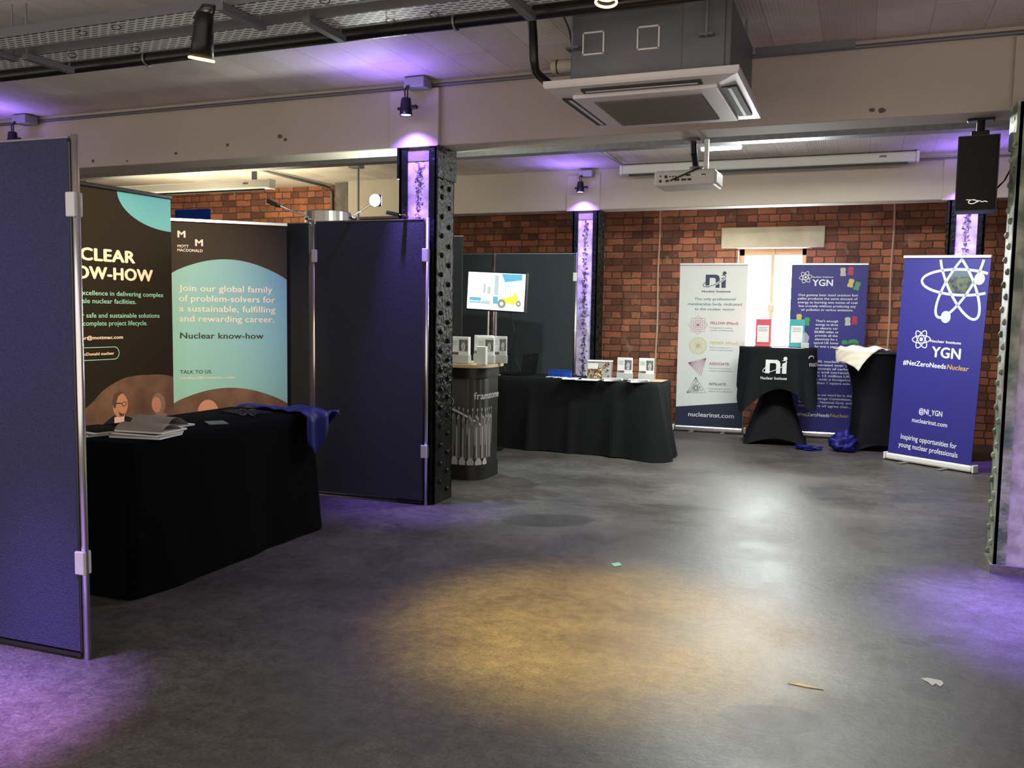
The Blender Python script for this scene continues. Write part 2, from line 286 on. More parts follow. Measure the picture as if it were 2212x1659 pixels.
        if len(me.vertices):
            xs = [v.co.x for v in me.vertices]; x0, x1 = min(xs)-bold, max(xs)+bold
            kz = h/.73; kx = (w/(x1-x0)) if w else kz
            sh = {'LEFT': x0, 'CENTER': (x0+x1)/2, 'RIGHT': x1}[align]
            f = fn or (lambda a, b, c: (a, b, c))
            shifts = [(0, 0)] if bold < .004 else [(-bold, 0), (bold, 0), (0, bold*.6), (0, -bold*.6)]
            for q, (dx, dz) in enumerate(shifts):
                vs = [s.b.verts.new(f(x+(v.co.x+dx-sh)*kx, y-.00004*q, z+(v.co.y+dz)*kz)) for v in me.vertices]
                for p in me.polygons:
                    try: s.b.faces.new([vs[i] for i in p.vertices])[lay] = s.seg
                    except ValueError: pass
        bpy.data.objects.remove(o); bpy.data.curves.remove(c); bpy.data.meshes.remove(me); return s
    def split(s):
        """one MB per line of lettering, the drawn marks first"""
        lay = s.b.faces.layers.int.get('seg')
        if not lay: return [s]
        out = []
        for k in sorted({f[lay] for f in s.b.faces}):
            n = MB(); n.b.free(); n.b = s.b.copy(); l2 = n.b.faces.layers.int.get('seg'); n.drawn = (k == 0)
            bmesh.ops.delete(n.b, geom=[f for f in n.b.faces if f[l2] != k], context='FACES'); out.append(n)
        s.b.free(); return out
    def build(s, name, m, parent=None, smooth=False, loc=None, rot=None, fixn=True):
        if fixn: bmesh.ops.recalc_face_normals(s.b, faces=s.b.faces)
        me = bpy.data.meshes.new(name); s.b.to_mesh(me); s.b.free()
        for k in (m if isinstance(m, (list, tuple)) else [m]): me.materials.append(k)
        if smooth:
            for p in me.polygons: p.use_smooth = True
        o = bpy.data.objects.new(name, me); COL.objects.link(o)
        if parent: o.parent = parent
        if loc: o.location = loc
        if rot: o.rotation_euler = rot
        if smooth == 'auto': me.set_sharp_from_angle(angle=.6)
        return o

def ell(cx, cz, rx, rz, rot=0, n=28, a0=0, a1=2*PI):
    full = abs(a1-a0-2*PI) < 1e-6; m = n if full else n+1; out = []
    for k in range(m):
        t = a0+(a1-a0)*k/n; x, z = rx*math.cos(t), rz*math.sin(t)
        out.append((cx+x*math.cos(rot)-z*math.sin(rot), cz+x*math.sin(rot)+z*math.cos(rot)))
    return out
def tag(o, label=None, cat=None, group=None, kind=None):
    if label: o['label'] = label
    if cat: o['category'] = cat
    if group: o['group'] = group
    if kind: o['kind'] = kind
    return o
def thing(name, loc, label, cat, rz=0, group=None, kind=None):
    o = bpy.data.objects.new(name, None); COL.objects.link(o); o.location = loc; o.rotation_euler = (0, 0, rz); o.empty_display_size = .1
    return tag(o, label, cat, group, kind)
def copy_tree(o, parent=None):
    c = o.copy(); COL.objects.link(c)
    if parent: c.parent = parent
    for ch in list(o.children): copy_tree(ch, c)
    return c
def clamp_arc(x0, x1, z0, za, z1, n=24):
    """circle-like arc through left, apex and right heights"""
    out = []
    for k in range(n+1):
        t = k/n; base = z0*(1-t)+z1*t; out.append((x0+(x1-x0)*t, base+(za-(z0+z1)/2)*math.sin(PI*t)**.85))
    return out

# ------------------------------------------------------------------ the room
ZC = 3.23
def struct(name, mb, m, label, cat, loc=(0, 0, 0)):
    return tag(mb.build(name, m, loc=loc), label, cat, kind='structure')
struct('floor', MB().box((-3, 6.5, -.1), (17, 13, .2)), FLOOR, 'worn dark concrete floor with stains and pools of coloured light', 'floor')
struct('ceiling', MB().box((-3, 7.25, ZC+.1), (17, 11.5, .2)), CEIL, 'ribbed off-white painted ceiling above the beams', 'ceiling')
YB = 11.8; wx0, wx1, wz0, wz1 = -1.54, -.69, 1.02, 2.375
w = MB(); w.box(((-6.5+wx0)/2, YB+.25, ZC/2), (wx0+6.5, .5, ZC)); w.box(((wx1+5)/2, YB+.25, ZC/2), (5-wx1, .5, ZC))
w.box(((wx0+wx1)/2, YB+.25, wz0/2), (wx1-wx0, .5, wz0)); w.box(((wx0+wx1)/2, YB+.25, (wz1+ZC)/2), (wx1-wx0, .5, ZC-wz1))
struct('wall_back', w, BRICK, 'red brick back wall with a bright window', 'wall')
w = MB(); w.box((-8.9, 10.75, ZC/2), (4.2, .3, ZC)); w.box((-6.65, 11.2, ZC/2), (.3, 1.2, ZC))
struct('wall_left', w, BRICK, 'red brick wall of the left bay behind the banners', 'wall')
struct('wall_side', MB().box((-11.1, 7, ZC/2), (.2, 12, ZC)), BRICK, 'brick side wall beyond the left panel', 'wall')
struct('wall_right', MB().box((5.1, 7, ZC/2), (.2, 12, ZC)), BRICK, 'brick side wall beyond the right column', 'wall')
struct('brick_pier', MB().box((-6.66, 10.5, ZC/2), (.24, .24, ZC)), GREYPIER, 'grey rendered pier where the left brick wall meets the rear beam', 'pier')
b = MB(); b.box((-3, 6.19, 2.99), (17, .30, .49), bevel=.012)
struct('ceiling_beam', b, CREAM, 'deep cream concrete beam across the front pair of columns', 'beam')
b = MB(); b.box((-.77, 10.42, 2.99), (11.5, .26, .49), bevel=.012)
struct('ceiling_beam', b, CREAM, 'cream concrete beam across the rear columns in front of the back wall', 'beam')
struct('stone_lintel', MB().box((-1.117, YB-.005, 2.51), (1.28, .07, .27), bevel=.01), STONE, 'pale stone lintel above the bright window', 'lintel')
for x, lab in ((-2.585, 'left'), (.313, 'right')):
    struct('trim_1' if x < 0 else 'trim_2', MB().tube([(x+.006*math.sin(7*k), YB-.004, .0+3.2*k/24) for k in range(25)], .013, 6), mat('plaster_line', (.50, .33, .25), .9), 'pinkish vertical plaster joint down the brick wall %s of the window' % lab, 'trim')

# paint chips and stains knocked out of the front beam face
m = MB()
for x, z, r in ((-6.5, 2.80, .022), (-5.55, 2.82, .02), (-4.47, 2.90, .025), (-4.42, 2.87, .02), (-6.1, 2.78, .012), (-5.0, 2.86, .018), (.0, 2.80, .02), (.06, 2.79, .025)):
    m.poly([(x+r*math.cos(a)*random.uniform(.7, 1.2), z+r*.8*math.sin(a)*random.uniform(.6, 1.1)) for a in [k*PI/4 for k in range(8)]], -.002)
tag(m.build('paint_chips', mat('bare_concrete_chip', (.13, .11, .10), .9), loc=(0, 6.0385, 0)), 'small dark chips in the paint of the front beam', 'paint chips', kind='stuff')

# window
wt = thing('window_1', ((wx0+wx1)/2, YB+.22, wz0), 'tall two-light window in the brick wall, blown out by daylight', 'window', kind='structure')
W2 = (wx1-wx0)/2; WH = wz1-wz0
FR = mat('cream_window_frame', (.50, .40, .24), .6)
f = MB()
for sx in (-1, 1): f.box((sx*(W2-.03), 0, WH/2), (.06, .07, WH))
f.box((0, 0, WH-.04), (2*W2, .07, .08)); f.box((0, 0, .03), (2*W2, .07, .06)); f.box((0, -.01, WH/2), (.045, .08, WH))
f.build('window_frame', FR, wt)
MB().box((0, -.065, .58), (.085, .04, .10), bevel=.006).build('window_latch', FR, wt)
PANE = mat('daylit_glass', (.9, .95, .95), .3, emit=(.97, 1, 1), es=15)
for sx in (-1, 1): MB().box((sx*(W2/2-.005), .01, WH/2), (W2-.06, .012, WH-.12)).build('pane', PANE, wt)
MB().box((0, -.12, -.02), (2*W2+.06, .30, .04)).build('window_sill', STONE, wt)

# steel columns with concrete infill
def column(x0, x1, y0, y1, label, side, pale=False, block=True, base=False):
    xc = (x0+x1)/2; yc = (y0+y1)/2; t = thing('steel_column', (xc, yc, 0), label, 'column', kind='structure')
    hw, hd, H = (x1-x0)/2, (y1-y0)/2, 2.745; fm = IRONPALE if pale else IRON
    for sx in (-1, 1):
        f = MB(); f.box((sx*(hw-.012), 0, H/2), (.024, 2*hd, H), bevel=.003)
        for sy in (-1, 1): f.box((sx*(hw-.035), sy*(hd-.006), H/2), (.07, .012, H))     # angle legs
        k = 0; z = .09
        while z < H-.03:
            f.dome((sx*(hw+.002), (-.42 if k % 2 else .42)*hd, z), (sx, 0, 0), .021, .017)
            if z > H-.33: f.dome((sx*(hw+.002), (.42 if k % 2 else -.42)*hd, z), (sx, 0, 0), .017, .014)
            z += .0735; k += 1
        f.box((sx*(hw+.006), 0, H-.12), (.014, 2*hd+.02, .24))
        f.build('riveted_flange', fm, t)
    MB().box((0, 0, H/2), (2*hw-.06, 2*hd-.035, H)).build('concrete_infill', INFILL, t)
    MB().box((0, 0, H-.055), (2*hw-.055, 2*hd-.025, .11)).build('infill_cap', GREYPIER, t)
    if block: MB().box((-.035, -hd-.001+.02, 2.745+.205), (.42, .06, .43), bevel=.006).build('capital_block', CREAM, t)
    if base:
        bb = MB(); bb.slab([(x*1.06, y*1.10) for x, y in ((-hw, -hd), (hw, -hd), (hw, hd), (-hw, hd))], 0, .05)
        bb.build('crumbling_base', GREYPIER, t)
    return t
column(-3.345, -3.02, 6.0, 6.30, 'riveted black iron column lit purple beside the purple-lit panel, under the front beam', 1)
column(.785, 1.25, 5.80, 6.06, 'riveted green iron column with bare concrete face at the right edge of the room', -1, pale=True, block=False, base=True)
struct('capital_block', MB().box((.985, 6.025, 2.95), (.43, .05, .43), bevel=.006), CREAM, 'cream concrete block on the front beam above the green iron column', 'beam block')
column(-3.325, -3.0, 10.28, 10.56, 'slim riveted column lit purple behind the blackclothed back table', 1)
column(.80, 1.14, 10.28, 10.56, 'riveted column lit purple behind the tilted blue banner and hanging speaker', -1)

# ------------------------------------------------------------------ services on the ceiling
t = tag(MB().tube([(-10.9+.9*k, 4.235, 3.0) for k in range(18)], .036, 14).build('ceiling_pipe', PIPEBLK, smooth=True), 'long black pipe slung under the ceiling in front of the air conditioner', 'pipe')
def clip(x, label):
    r = thing('pipe_clip', (x, 4.235, 3.0), label, 'pipe clip', group='clips holding the black pipe')
    MB().cyl((0, 0, .036), (0, 0, ZC-3.0), .006, n=8).build('drop_rod', GALV, r)
    MB().tube([(0, .041*math.sin(a), .041*math.cos(a)) for a in [k*2*PI/20 for k in range(21)]], .007, 6).build('ring', GALV, r, smooth=True)
clip(-4.10, 'steel clip on the black pipe left of the lit warm spotlight'); clip(-2.03, 'steel clip on the black pipe between the purple spotlight and the air conditioner')

def tray_mat():
    m = bpy.data.materials.new('perforated_tray'); m.use_nodes = True; nt = m.node_tree; L = nt.links.new; b = nt.nodes['Principled BSDF']
    tc = N(nt, 'ShaderNodeTexCoord'); mp = N(nt, 'ShaderNodeMapping'); L(tc.outputs['Object'], mp.inputs['Vector']); mp.inputs['Scale'].default_value = (1, 1, 1)
    br = N(nt, 'ShaderNodeTexBrick'); br.offset = .5; L(mp.outputs[0], br.inputs['Vector'])
    br.inputs['Color1'].default_value = (0, 0, 0, 1); br.inputs['Color2'].default_value = (0, 0, 0, 1); br.inputs['Mortar'].default_value = (1, 1, 1, 1)
    br.inputs['Scale'].default_value = 1; br.inputs['Brick Width'].default_value = .062; br.inputs['Row Height'].default_value = .028; br.inputs['Mortar Size'].default_value = .0095
    mx = N(nt, 'ShaderNodeMix', data_type='RGBA'); L(br.outputs['Color'], mx.inputs['Factor']); mx.inputs['A'].default_value = (.02, .02, .022, 1); mx.inputs['B'].default_value = (.80, .81, .80, 1)
    L(mx.outputs['Result'], b.inputs['Base Color']); b.inputs['Roughness'].default_value = .45; b.inputs['Metallic'].default_value = .25
    return m
TRAY = tray_mat()
def cable_tray(y, wd_, z, x0, x1, label, brackets, rods=True):
    r = thing('cable_tray', (x0, y, z), label, 'cable tray'); Lx = x1-x0
    MB().box((Lx/2, 0, .002), (Lx, wd_, .004)).build('perforated_base', TRAY, r)
    for sy in (-1, 1): MB().box((Lx/2, sy*wd_/2, .022), (Lx, .006, .05)).build('side_rail', GALVDK, r)
    for bx in brackets:
        k = MB(); k.box((bx-x0, .02, -.022), (.042, wd_+.16, .036)); k.build('bracket', GALVDK, r)
        for sy in (-1, 1): MB().cyl((bx-x0, .02+sy*(wd_/2+.06), -.03), (bx-x0, .02+sy*(wd_/2+.06), ZC-z), .006, n=6).build('drop_rod', GALV, r)
    return r
TA = cable_tray(3.60, .17, 2.95, -9, 3, 'perforated steel cable tray nearest the viewer at the top left', (-4.65, -2.90))
TB = cable_tray(3.90, .17, 2.95, -9, 3, 'perforated steel cable tray running beside the black pipe', (-4.55, -2.62, -1.55))
rg = random.Random(4)
for k, (tr, x) in enumerate(((TA, -3.9), (TA, -3.65), (TB, -3.85), (TB, -4.3), (TB, -3.4), (TA, -2.4), (TB, -2.25), (TB, -2.0), (TA, -2.1))):
    yy, xx = rg.uniform(-.05, .05), x+9
    MB().tube([(xx+.02*math.cos(a), yy+.012*math.cos(a), -.012+.013*math.sin(a)) for a in [j*2*PI/10 for j in range(11)]], .0025, 5).build('cable_tie', BLACK, tr)
tag(MB().box((-2.5, 7.62, 2.965), (16, .14, .05)).build('trunking', GALV), 'grey cable trunking running behind the front beam', 'trunking')
tag(MB().tube([(x, 6.025, 3.19) for x in (-10, -6, -3, 0, 4.5)], .014, 8).build('conduit', GALVDK), 'thin dark conduit along the top of the front beam', 'conduit')
tag(MB().tube([(-6.97, 8.85, 3.2), (-6.97, 10.40, 3.2), (-6.965, 10.52, 3.19), (-6.96, 10.57, 3.12), (-6.96, 10.57, 2.2)], .02, 8).build('conduit', GALVDK, smooth=True), 'dark conduit crossing the left bay ceiling and dropping down the brick wall', 'conduit')
tag(MB().box((-7.0, 8.72, 3.19), (.18, .16, .08), bevel=.01).build('junction_box', CASTGREY), 'grey junction box at the near end of the left bay conduit', 'junction box')
tag(MB().tube([(-5.56, 9.0, ZC), (-5.56, 9.0, 1.2)], .014, 8).build('conduit', CASTGREY), 'thin grey vertical conduit dropping beside the glaring stand lamp', 'conduit')
tag(MB().box((-5.57, 8.97, 3.19), (.15, .13, .08), bevel=.01).build('junction_box', CASTGREY), 'grey junction box above the thin vertical conduit', 'junction box')
tag(MB().tube([(-2.6, 7.7, 3.2), (-2.62, 9.9, 3.2)], .018, 8).build('conduit', CASTGREY), 'grey conduit running back across the ceiling to the screen housing', 'conduit')
tag(MB().box((-8.35, 8.2, 3.16), (.16, .05, .05)).build('junction_box', CASTGREY), 'grey fitting under the beam above the left screen housing', 'junction box')
tag(MB().tube([(-2.6, 10.26, 3.16), (-1.0, 10.27, 3.165), (3, 10.27, 3.165)], .011, 6).build('conduit', GALVDK), 'thin conduit along the top of the rear beam', 'conduit')

def screen_housing(x0, x1, y, z, label):
    r = thing('projector_screen', ((x0+x1)/2, y, z), label, 'projector screen'); h = (x1-x0)/2
    MB().box((0, 0, 0), (2*h, .11, .105), bevel=.018).build('casing', OFFWHITE, r)
    for s in (-1, 1):
        MB().box((s*(h+.012), 0, 0), (.03, .12, .115), bevel=.01).build('end_cap', WHITE, r)
        MB().box((s*(h-.25), .02, .052+(ZC-z-.052)/2), (.04, .05, ZC-z-.05)).build('bracket', GALVDK, r)
    MB().box((0, -.02, -.062), (2*h-.16, .035, .025)).build('bottom_bar', BLACK, r)
    MB().box((h-.32, -.056, .012), (.07, .004, .02)).build('badge', GALVDK, r)
screen_housing(-2.66, .45, 10.08, 3.165, 'long white projector screen casing mounted along the rear beam')
screen_housing(-9.6, -6.46, 8.55, 2.945, 'white projector screen casing hanging in the left bay above the banners')

# fluorescent batten, plus an added glow for the lit cable tray edge
for (x0, x1, y, z, lab) in ((-1.46, -1.08, 8.3, 3.03, 'short lit tube light behind the projector pole'), (-.95, .75, 8.15, 3.10, 'long added glowing strip for the lit cable tray edge behind the front beam towards the speaker')):
    r = thing('strip_light', ((x0+x1)/2, y, z), lab, 'strip light'); h = (x1-x0)/2
    MB().box((0, 0, .035), (2*h, .07, .05), bevel=.006).build('housing', GALV, r)
    MB().box((0, 0, 0), (2*h-.02, .05, .03), bevel=.008).build('tube', mat('lit_tube', (.9, .95, 1), .4, emit=(.88, .95, 1), es=14) if h < .5 else mat('tray_edge_glow', (.9, .95, .9), .4, emit=(.95, .95, .85), es=3), r)
    for s in (-1, 1): MB().box((s*h*.7, 0, .06+(ZC-z-.06)/2), (.02, .02, ZC-z-.06)).build('hanger', GALVDK, r)

# air conditioner
ac = thing('air_conditioner', (-1.102, 4.93, 2.667), 'grey ceiling cassette air conditioner with white grille fascia', 'air conditioner')
ACG = mat('grey_sheet_steel', (.17, .18, .20), .5, .35, var=(4, .2, (.14, .145, .16)))
bdy = MB(); bdy.box((.03, .0, .215), (.83, .86, .35), bevel=.01); bdy.box((.31, -.42, .215), (.21, .045, .35), bevel=.004); bdy.build('casing', ACG, ac)
for x in (-.26, .03):
    g = MB()
    for (cx, cz, dx, dz) in ((x, .29, .115, .008), (x, .18, .115, .008), (x-.055, .235, .008, .115), (x+.055, .235, .008, .115)): g.box((cx, -.433, cz), (dx, .008, dz))
    g.build('knockout_plate_rim', WHITE, ac)
for x, y in ((-.36, -.48), (.33, -.48), (-.36, .46), (.40, .46)):
    MB().cyl((x, y, .2), (x, y, ZC-2.667), .007, n=8).build('hanging_rod', GALV, ac)
    MB().box((x, y+(.03 if y < 0 else -.03), .21), (.07, .08, .012)).build('mounting_lug', GALVDK, ac)
fa = MB(); A, B = .50, .53
P0 = [(-A, -B), (A, -B), (A, B), (-A, B)]; P1 = [(-.37, -.385), (.37, -.385), (.37, .385), (-.37, .385)]
fa.grid([[(x, y, .036) for x, y in P0], [(x, y, .012) for x, y in P0], [(x*.985, y*.985, .0) for x, y in P0], [(x*1.0, y*1.0, -.012) for x, y in P1]], True); fa.b.faces.new([fa.b.verts.new((x, y, .036)) for x, y in P0])
FASC = mat('fascia_white', (.70, .69, .67), .4)
fa.build('fascia', FASC, ac)
gr = MB(); gr.box((0, 0, -.022), (.76, .80, .022), bevel=.006); gr.build('grille_surround', FASC, ac)
gm = MB(); gm.box((0, 0, -.034), (.575, .60, .006))
for k in range(30): gm.box((0, -.29+.02*k, -.038), (.57, .006, .006))
gm.build('intake_grille', mat('dusty_grille', (.17, .155, .13), .7), ac)
for (cx, cy, dx, dy) in ((0, -.447, .62, .062), (0, .447, .62, .062), (-.425, .02, .075, .68), (.425, .02, .075, .68)):
    l = MB().box((cx, cy, -.006), (dx, dy, .018)).build('air_slot', mat('slot_black', (.015, .015, .015), .6), ac)
    vm = MB(); vm.box((cx, cy, -.014), (dx*.94 if dx > dy else .020, dy*.94 if dy > dx else .020, .006), bevel=.002); vm.build('louvre', FASC, l)
for dz, y in ((.170, -.30), (.098, -.16)):
    s_ = MB().cyl((-.53, y, dz), (-.37, y, dz), .036, n=18); s_.build('pipe_stub', mat('beige_insulation', (.46, .41, .33), .7), ac, smooth=False)
    MB().cyl((-.50, y, dz), (-.493, y, dz), .0385, n=18).build('band', BLACK, ac)
tag(MB().tube([(-1.70, 4.05, 3.18), (-1.68, 4.15, 3.12), (-1.66, 4.36, 3.05), (-1.70, 4.50, 2.99), (-1.70, 4.52, 2.86), (-1.70, 4.55, 2.80), (-1.70, 4.66, 2.79), (-1.675, 4.73, 2.77), (-1.645, 4.77, 2.765)], .024, 10).build('insulated_hose', BLACK, smooth=True), 'black insulated hose dropping from the black pipe to the air conditioner', 'hose')
tag(MB().tube([(-1.60, 4.45, 3.1), (-1.54, 4.5, 3.08), (-1.51, 4.54, 3.0), (-1.495, 4.56, 2.90)], .005, 6).build('cable', BLACK, smooth=True), 'thin dark cable curving into the side of the air conditioner', 'cable')
tag(MB().box((-.37, 5.35, 3.02), (.54, .045, .045)).build('strut_channel', GALVDK), 'grey steel channel sticking out behind the air conditioner', 'channel')
for x in (-.6, -.2): pass

# spotlights
def lit(name, col, es): return mat(name, (.9, .9, .9), .3, emit=col, es=es)
def pendant(x, y, label, zt=3.19):
    jb = tag(MB().box((x+.05, y+.09, zt-.005), (.17, .14, .075), bevel=.008).build('junction_box', CASTGREY), 'grey junction box feeding the ' + label[1], 'junction box')
    r = thing('pendant_spotlight', (x, y, 2.94), label[0], 'spotlight')
    MB().tube([(-.008, 0, .12), (-.012, 0, .18), (0, .02, zt-2.94-.03)], .0055, 6).build('cable', BLACK, r)
    MB().tube([(.012, 0, .12), (.012, 0, .18), (.012, .02, zt-2.94-.03)], .0055, 6).build('cable', BLACK, r)
    MB().lathe([(.030, .125), (.036, .12), (.045, .04), (.047, 0), (.040, 0), (.038, .012)], n=20).build('lamp_body', BLACKMET, r, smooth=True)
    MB().box((.068, 0, .055), (.05, .035, .028), bevel=.006).build('yoke_knob', BLACKMET, r)
    MB().box((-.056, 0, .05), (.025, .025, .022), bevel=.005).build('yoke_knob', BLACKMET, r)
    MB().cyl((0, 0, .010), (0, 0, .004), .037, n=20).build('lens', lit('purple_lens', (.62, .5, 1), 9), r)
pendant(-3.20, 5.84, ('black pendant spotlight shining purple on the block of the front black column', 'spotlight over the front black column'))
pendant(-3.19, 10.13, ('small black pendant spotlight shining purple above the rear slim column', 'spotlight over the rear slim column'), 3.17)
pendant(-7.25, 5.84, ('black pendant spotlight half hidden behind the near left panel', 'spotlight above the near left panel'))
pendant(.96, 10.13, ('black pendant spotlight behind the hanging speaker', 'spotlight behind the speaker'), 3.17)

def stage_spot(loc, aim, label, arm_top, k=1.0):
    r = thing('stage_spotlight', loc, label, 'spotlight')
    q = Vector(aim).to_track_quat('-Z', 'Y').to_matrix()
    def sub(mb, name, m, par=r, smooth=False):
        bmesh.ops.scale(mb.b, vec=(k, k, k), verts=mb.b.verts); bmesh.ops.rotate(mb.b, cent=(0, 0, 0), matrix=q, verts=mb.b.verts); return mb.build(name, m, par, smooth)
    sub(MB().lathe([(.030, .10), (.036, .095), (.040, .05), (.045, -.02), (.050, -.085), (.046, -.085), (.044, -.07)], n=20), 'lamp_body', BLACKMET, smooth=True)
    sub(MB().cyl((0, 0, -.066), (0, 0, -.07), .044, n=20), 'lens', lit('warm_lens', (1, .62, .22), 14))
    sub(MB().tube([(.05*math.cos(a), .05*math.sin(a), -.092) for a in [k*2*PI/20 for k in range(21)]], .006, 6), 'front_ring', lit('glowing_rim', (1, .55, .2), 2.5))
    a = Vector(arm_top)-Vector(loc)
    for s in (-1, 1): MB().tube([(s*.052, 0, 0), (s*.052, .0, .07), (a.x*.6+s*.02, a.y*.6, a.z*.75), (a.x, a.y, a.z)], .006, 6).build('yoke', BLACKMET, r)
    MB().tube([(a.x, a.y, a.z), (a.x-.08, a.y+.01, a.z+.02), (a.x-.13, a.y, a.z-.04), (a.x-.05, a.y, a.z-.09), (0, 0, .1)], .006, 6).build('power_cable', BLACK, r, smooth=True)
stage_spot((-2.985, 3.44, 2.79), (-.25, .15, -1), 'black stage spotlight glowing orange, clipped to the near cable tray', (-2.96, 3.495, 2.945), 1.12)
stage_spot((-1.19, 4.135, 3.06), (.0, -.15, -1), 'glowing amber stage spotlight at the top edge beside the air conditioner', (-1.15, 4.20, 3.13))

# projector
pj = thing('projector', (-1.215, 6.47, 2.43), 'white projector hanging by a black pole from the front beam', 'projector', rz=-.04)
MB().box((0, 0, .045), (.44, .30, .11), bevel=.018).build('casing', OFFWHITE, pj)
MB().box((.222, -.02, .045), (.012, .22, .075), bevel=.004).build('vent', WHITE, pj)
pt = MB()
for x, z, w_, h_ in ((-.17, .025, .018, .018), (-.12, .025, .022, .016), (-.05, .03, .035, .014), (0, .03, .035, .014), (.04, .03, .028, .014), (-.17, .06, .012, .010), (-.13, .055, .02, .02), (-.10, .055, .01, .01), (-.08, .055, .01, .01), (-.06, .055, .01, .01), (.03, .06, .03, .012), (.14, .06, .03, .008)): pt.box((x, -.151, z), (w_, .004, h_))
pt.build('port_row', BLACK, pj)
MB().cyl((.05, .02, .10), (.05, .02, .14), .05, n=20).build('mount_plate', GALVDK, pj)
MB().cyl((.05, .02, .12), (.05, -.07, .225), .024, n=12).build('pole', BLACKMET, pj)
MB().cyl((.05, -.07, .225), (.05, -.10, .312), .024, n=12).build('pole', BLACKMET, pj)
MB().cyl((.05, -.12, .295), (.05, -.12, .3125), .065, n=20).build('ceiling_plate', GALVDK, pj)
MB().box((.135, -.05, .20), (.03, .03, .24)).build('cable_cover', WHITE, pj)
MB().tube([(.12, -.10, .12), (.10, -.165, .10), (.0, -.17, .06), (-.06, -.16, .04), (-.10, -.153, .025)], .006, 6).build('power_lead', BLACK, pj, smooth=True)

# speaker
sp = thing('wall_speaker', (.635, 6.24, 2.17), 'black loudspeaker hanging from the front beam beside the green column', 'speaker', rz=-.12)
MB().prism([(-.118, 0), (.112, 0), (.112, .46), (-.118, .46)], -.09, .10).build('cabinet', BLACK, sp)
MB().box((-.003, -.093, .23), (.215, .01, .445), bevel=.004).build('grille', mat('speaker_mesh', (.004, .004, .005), .7), sp)
lg = MB(); lg.stroke(ell(-.02, .055, .022, .012, .1, 20)+[(.002, .055)], .005); lg.stroke([(-.055, .068), (-.02, .066), (.02, .058)], .004); lg.stroke([(0, .05), (.02, .06), (.03, .052), (.05, .056), (.062, .05)], .005)
lg.build('badge', CHROME, sp, loc=(0, -.098, 0))
MB().cyl((0, 0, .46), (0, 0, .56), .024, n=12).build('bracket_stem', BLACKMET, sp)
MB().box((0, 0, .48), (.10, .05, .04), bevel=.006).build('swivel', BLACKMET, sp)
MB().box((0, 0, .566), (.15, .08, .014), bevel=.004).build('ceiling_plate', BLACKMET, sp)
MB().tube([(.10, .06, .14), (.15, .05, .20), (.20, -.05, .30)], .006, 6).build('speaker_cable', BLACK, sp, smooth=True)

# ------------------------------------------------------------------ exhibition panels
def panel(a, b, h, felt, label, post='both', lift=.02):
    a, b = Vector((*a, 0)), Vector((*b, 0)); d = b-a; L = d.length
    r = thing('display_panel', a, label, 'display panel', rz=math.atan2(d.y, d.x))
    MB().box((L/2, 0, lift+(h-lift)/2), (L-.05, .026, h-lift-.03)).build('felt_board', felt, r)
    MB().box((L/2, 0, h-.011), (L-.04, .030, .008)).build('top_rail', GALVDK, r)
    MB().box((L/2, 0, lift), (L-.04, .032, .014)).build('bottom_rail', BLACK, r)
    for x in ([0] if post == 'a' else [L] if post == 'b' else [0, L]):
        MB().cyl((x, 0, 0), (x, 0, h), .015, n=16).build('post', ALU, r, smooth=True); MB().box((x+(.020 if x == 0 else -.020), 0, h/2), (.012, .024, h-.06)).build('gap_shade_strip', BLACK, r)  # black strip paints the shaded gap between board and post
        for z in (.42, h-.28):
            MB().box((x+(.012 if x == 0 else -.012), 0, z), (.05, .044, .10), bevel=.005).build('connector_clip', mat('clear_grey_plastic', (.5, .5, .52), .3), r)
    return r
panel((-4.0, 2.66), (-2.995, 2.693), 2.19, FELTN, 'navy felt display panel standing closest at the left edge', 'b')
panel((-4.06, 5.915), (-3.075, 5.958), 2.2, FELTC, 'charcoal felt panel washed purple, standing against the front black column')
panel((-5.06, 5.86), (-4.075, 5.912), 2.19, FELTC, 'charcoal felt panel half hidden behind the teal banner', 'a')
panel((-4.085, 9.66), (-3.105, 9.78), 2.2, FELTC, 'grey felt panel behind the back table with the shadow of the television on it')
panel((-5.05, 9.68), (-4.095, 9.655), 2.2, FELTC, 'dark felt panel behind the television, left of its metal post', 'a')
panel((-4.55, 7.66), (-3.61, 7.79), 2.24, FELTC, 'dark felt divider panel between the black column and the television', 'a')
panel((-7.3, 7.55), (-6.3, 7.60), 2.42, FELTC, 'dark felt panel with a blue board behind the teal banner')
tag(MB().box((-6.75, 7.58, 2.49), (.46, .03, .12), bevel=.004).build('blue_board', mat('blue_board_paint', (.006, .035, .26), .95, spec=.05)), 'top of a blue board showing above the teal banner', 'board')
tag(MB().lathe([(.20, 0), (.20, 2.30), (.23, 2.31), (.23, 2.47), (.225, 2.475)], c=(-5.05, 7.6, 0), n=40).build('round_plinth', mat('satin_steel', (.45, .42, .40), .35, .8)), 'silvery round drum top showing above the panels left of the black column', 'plinth')

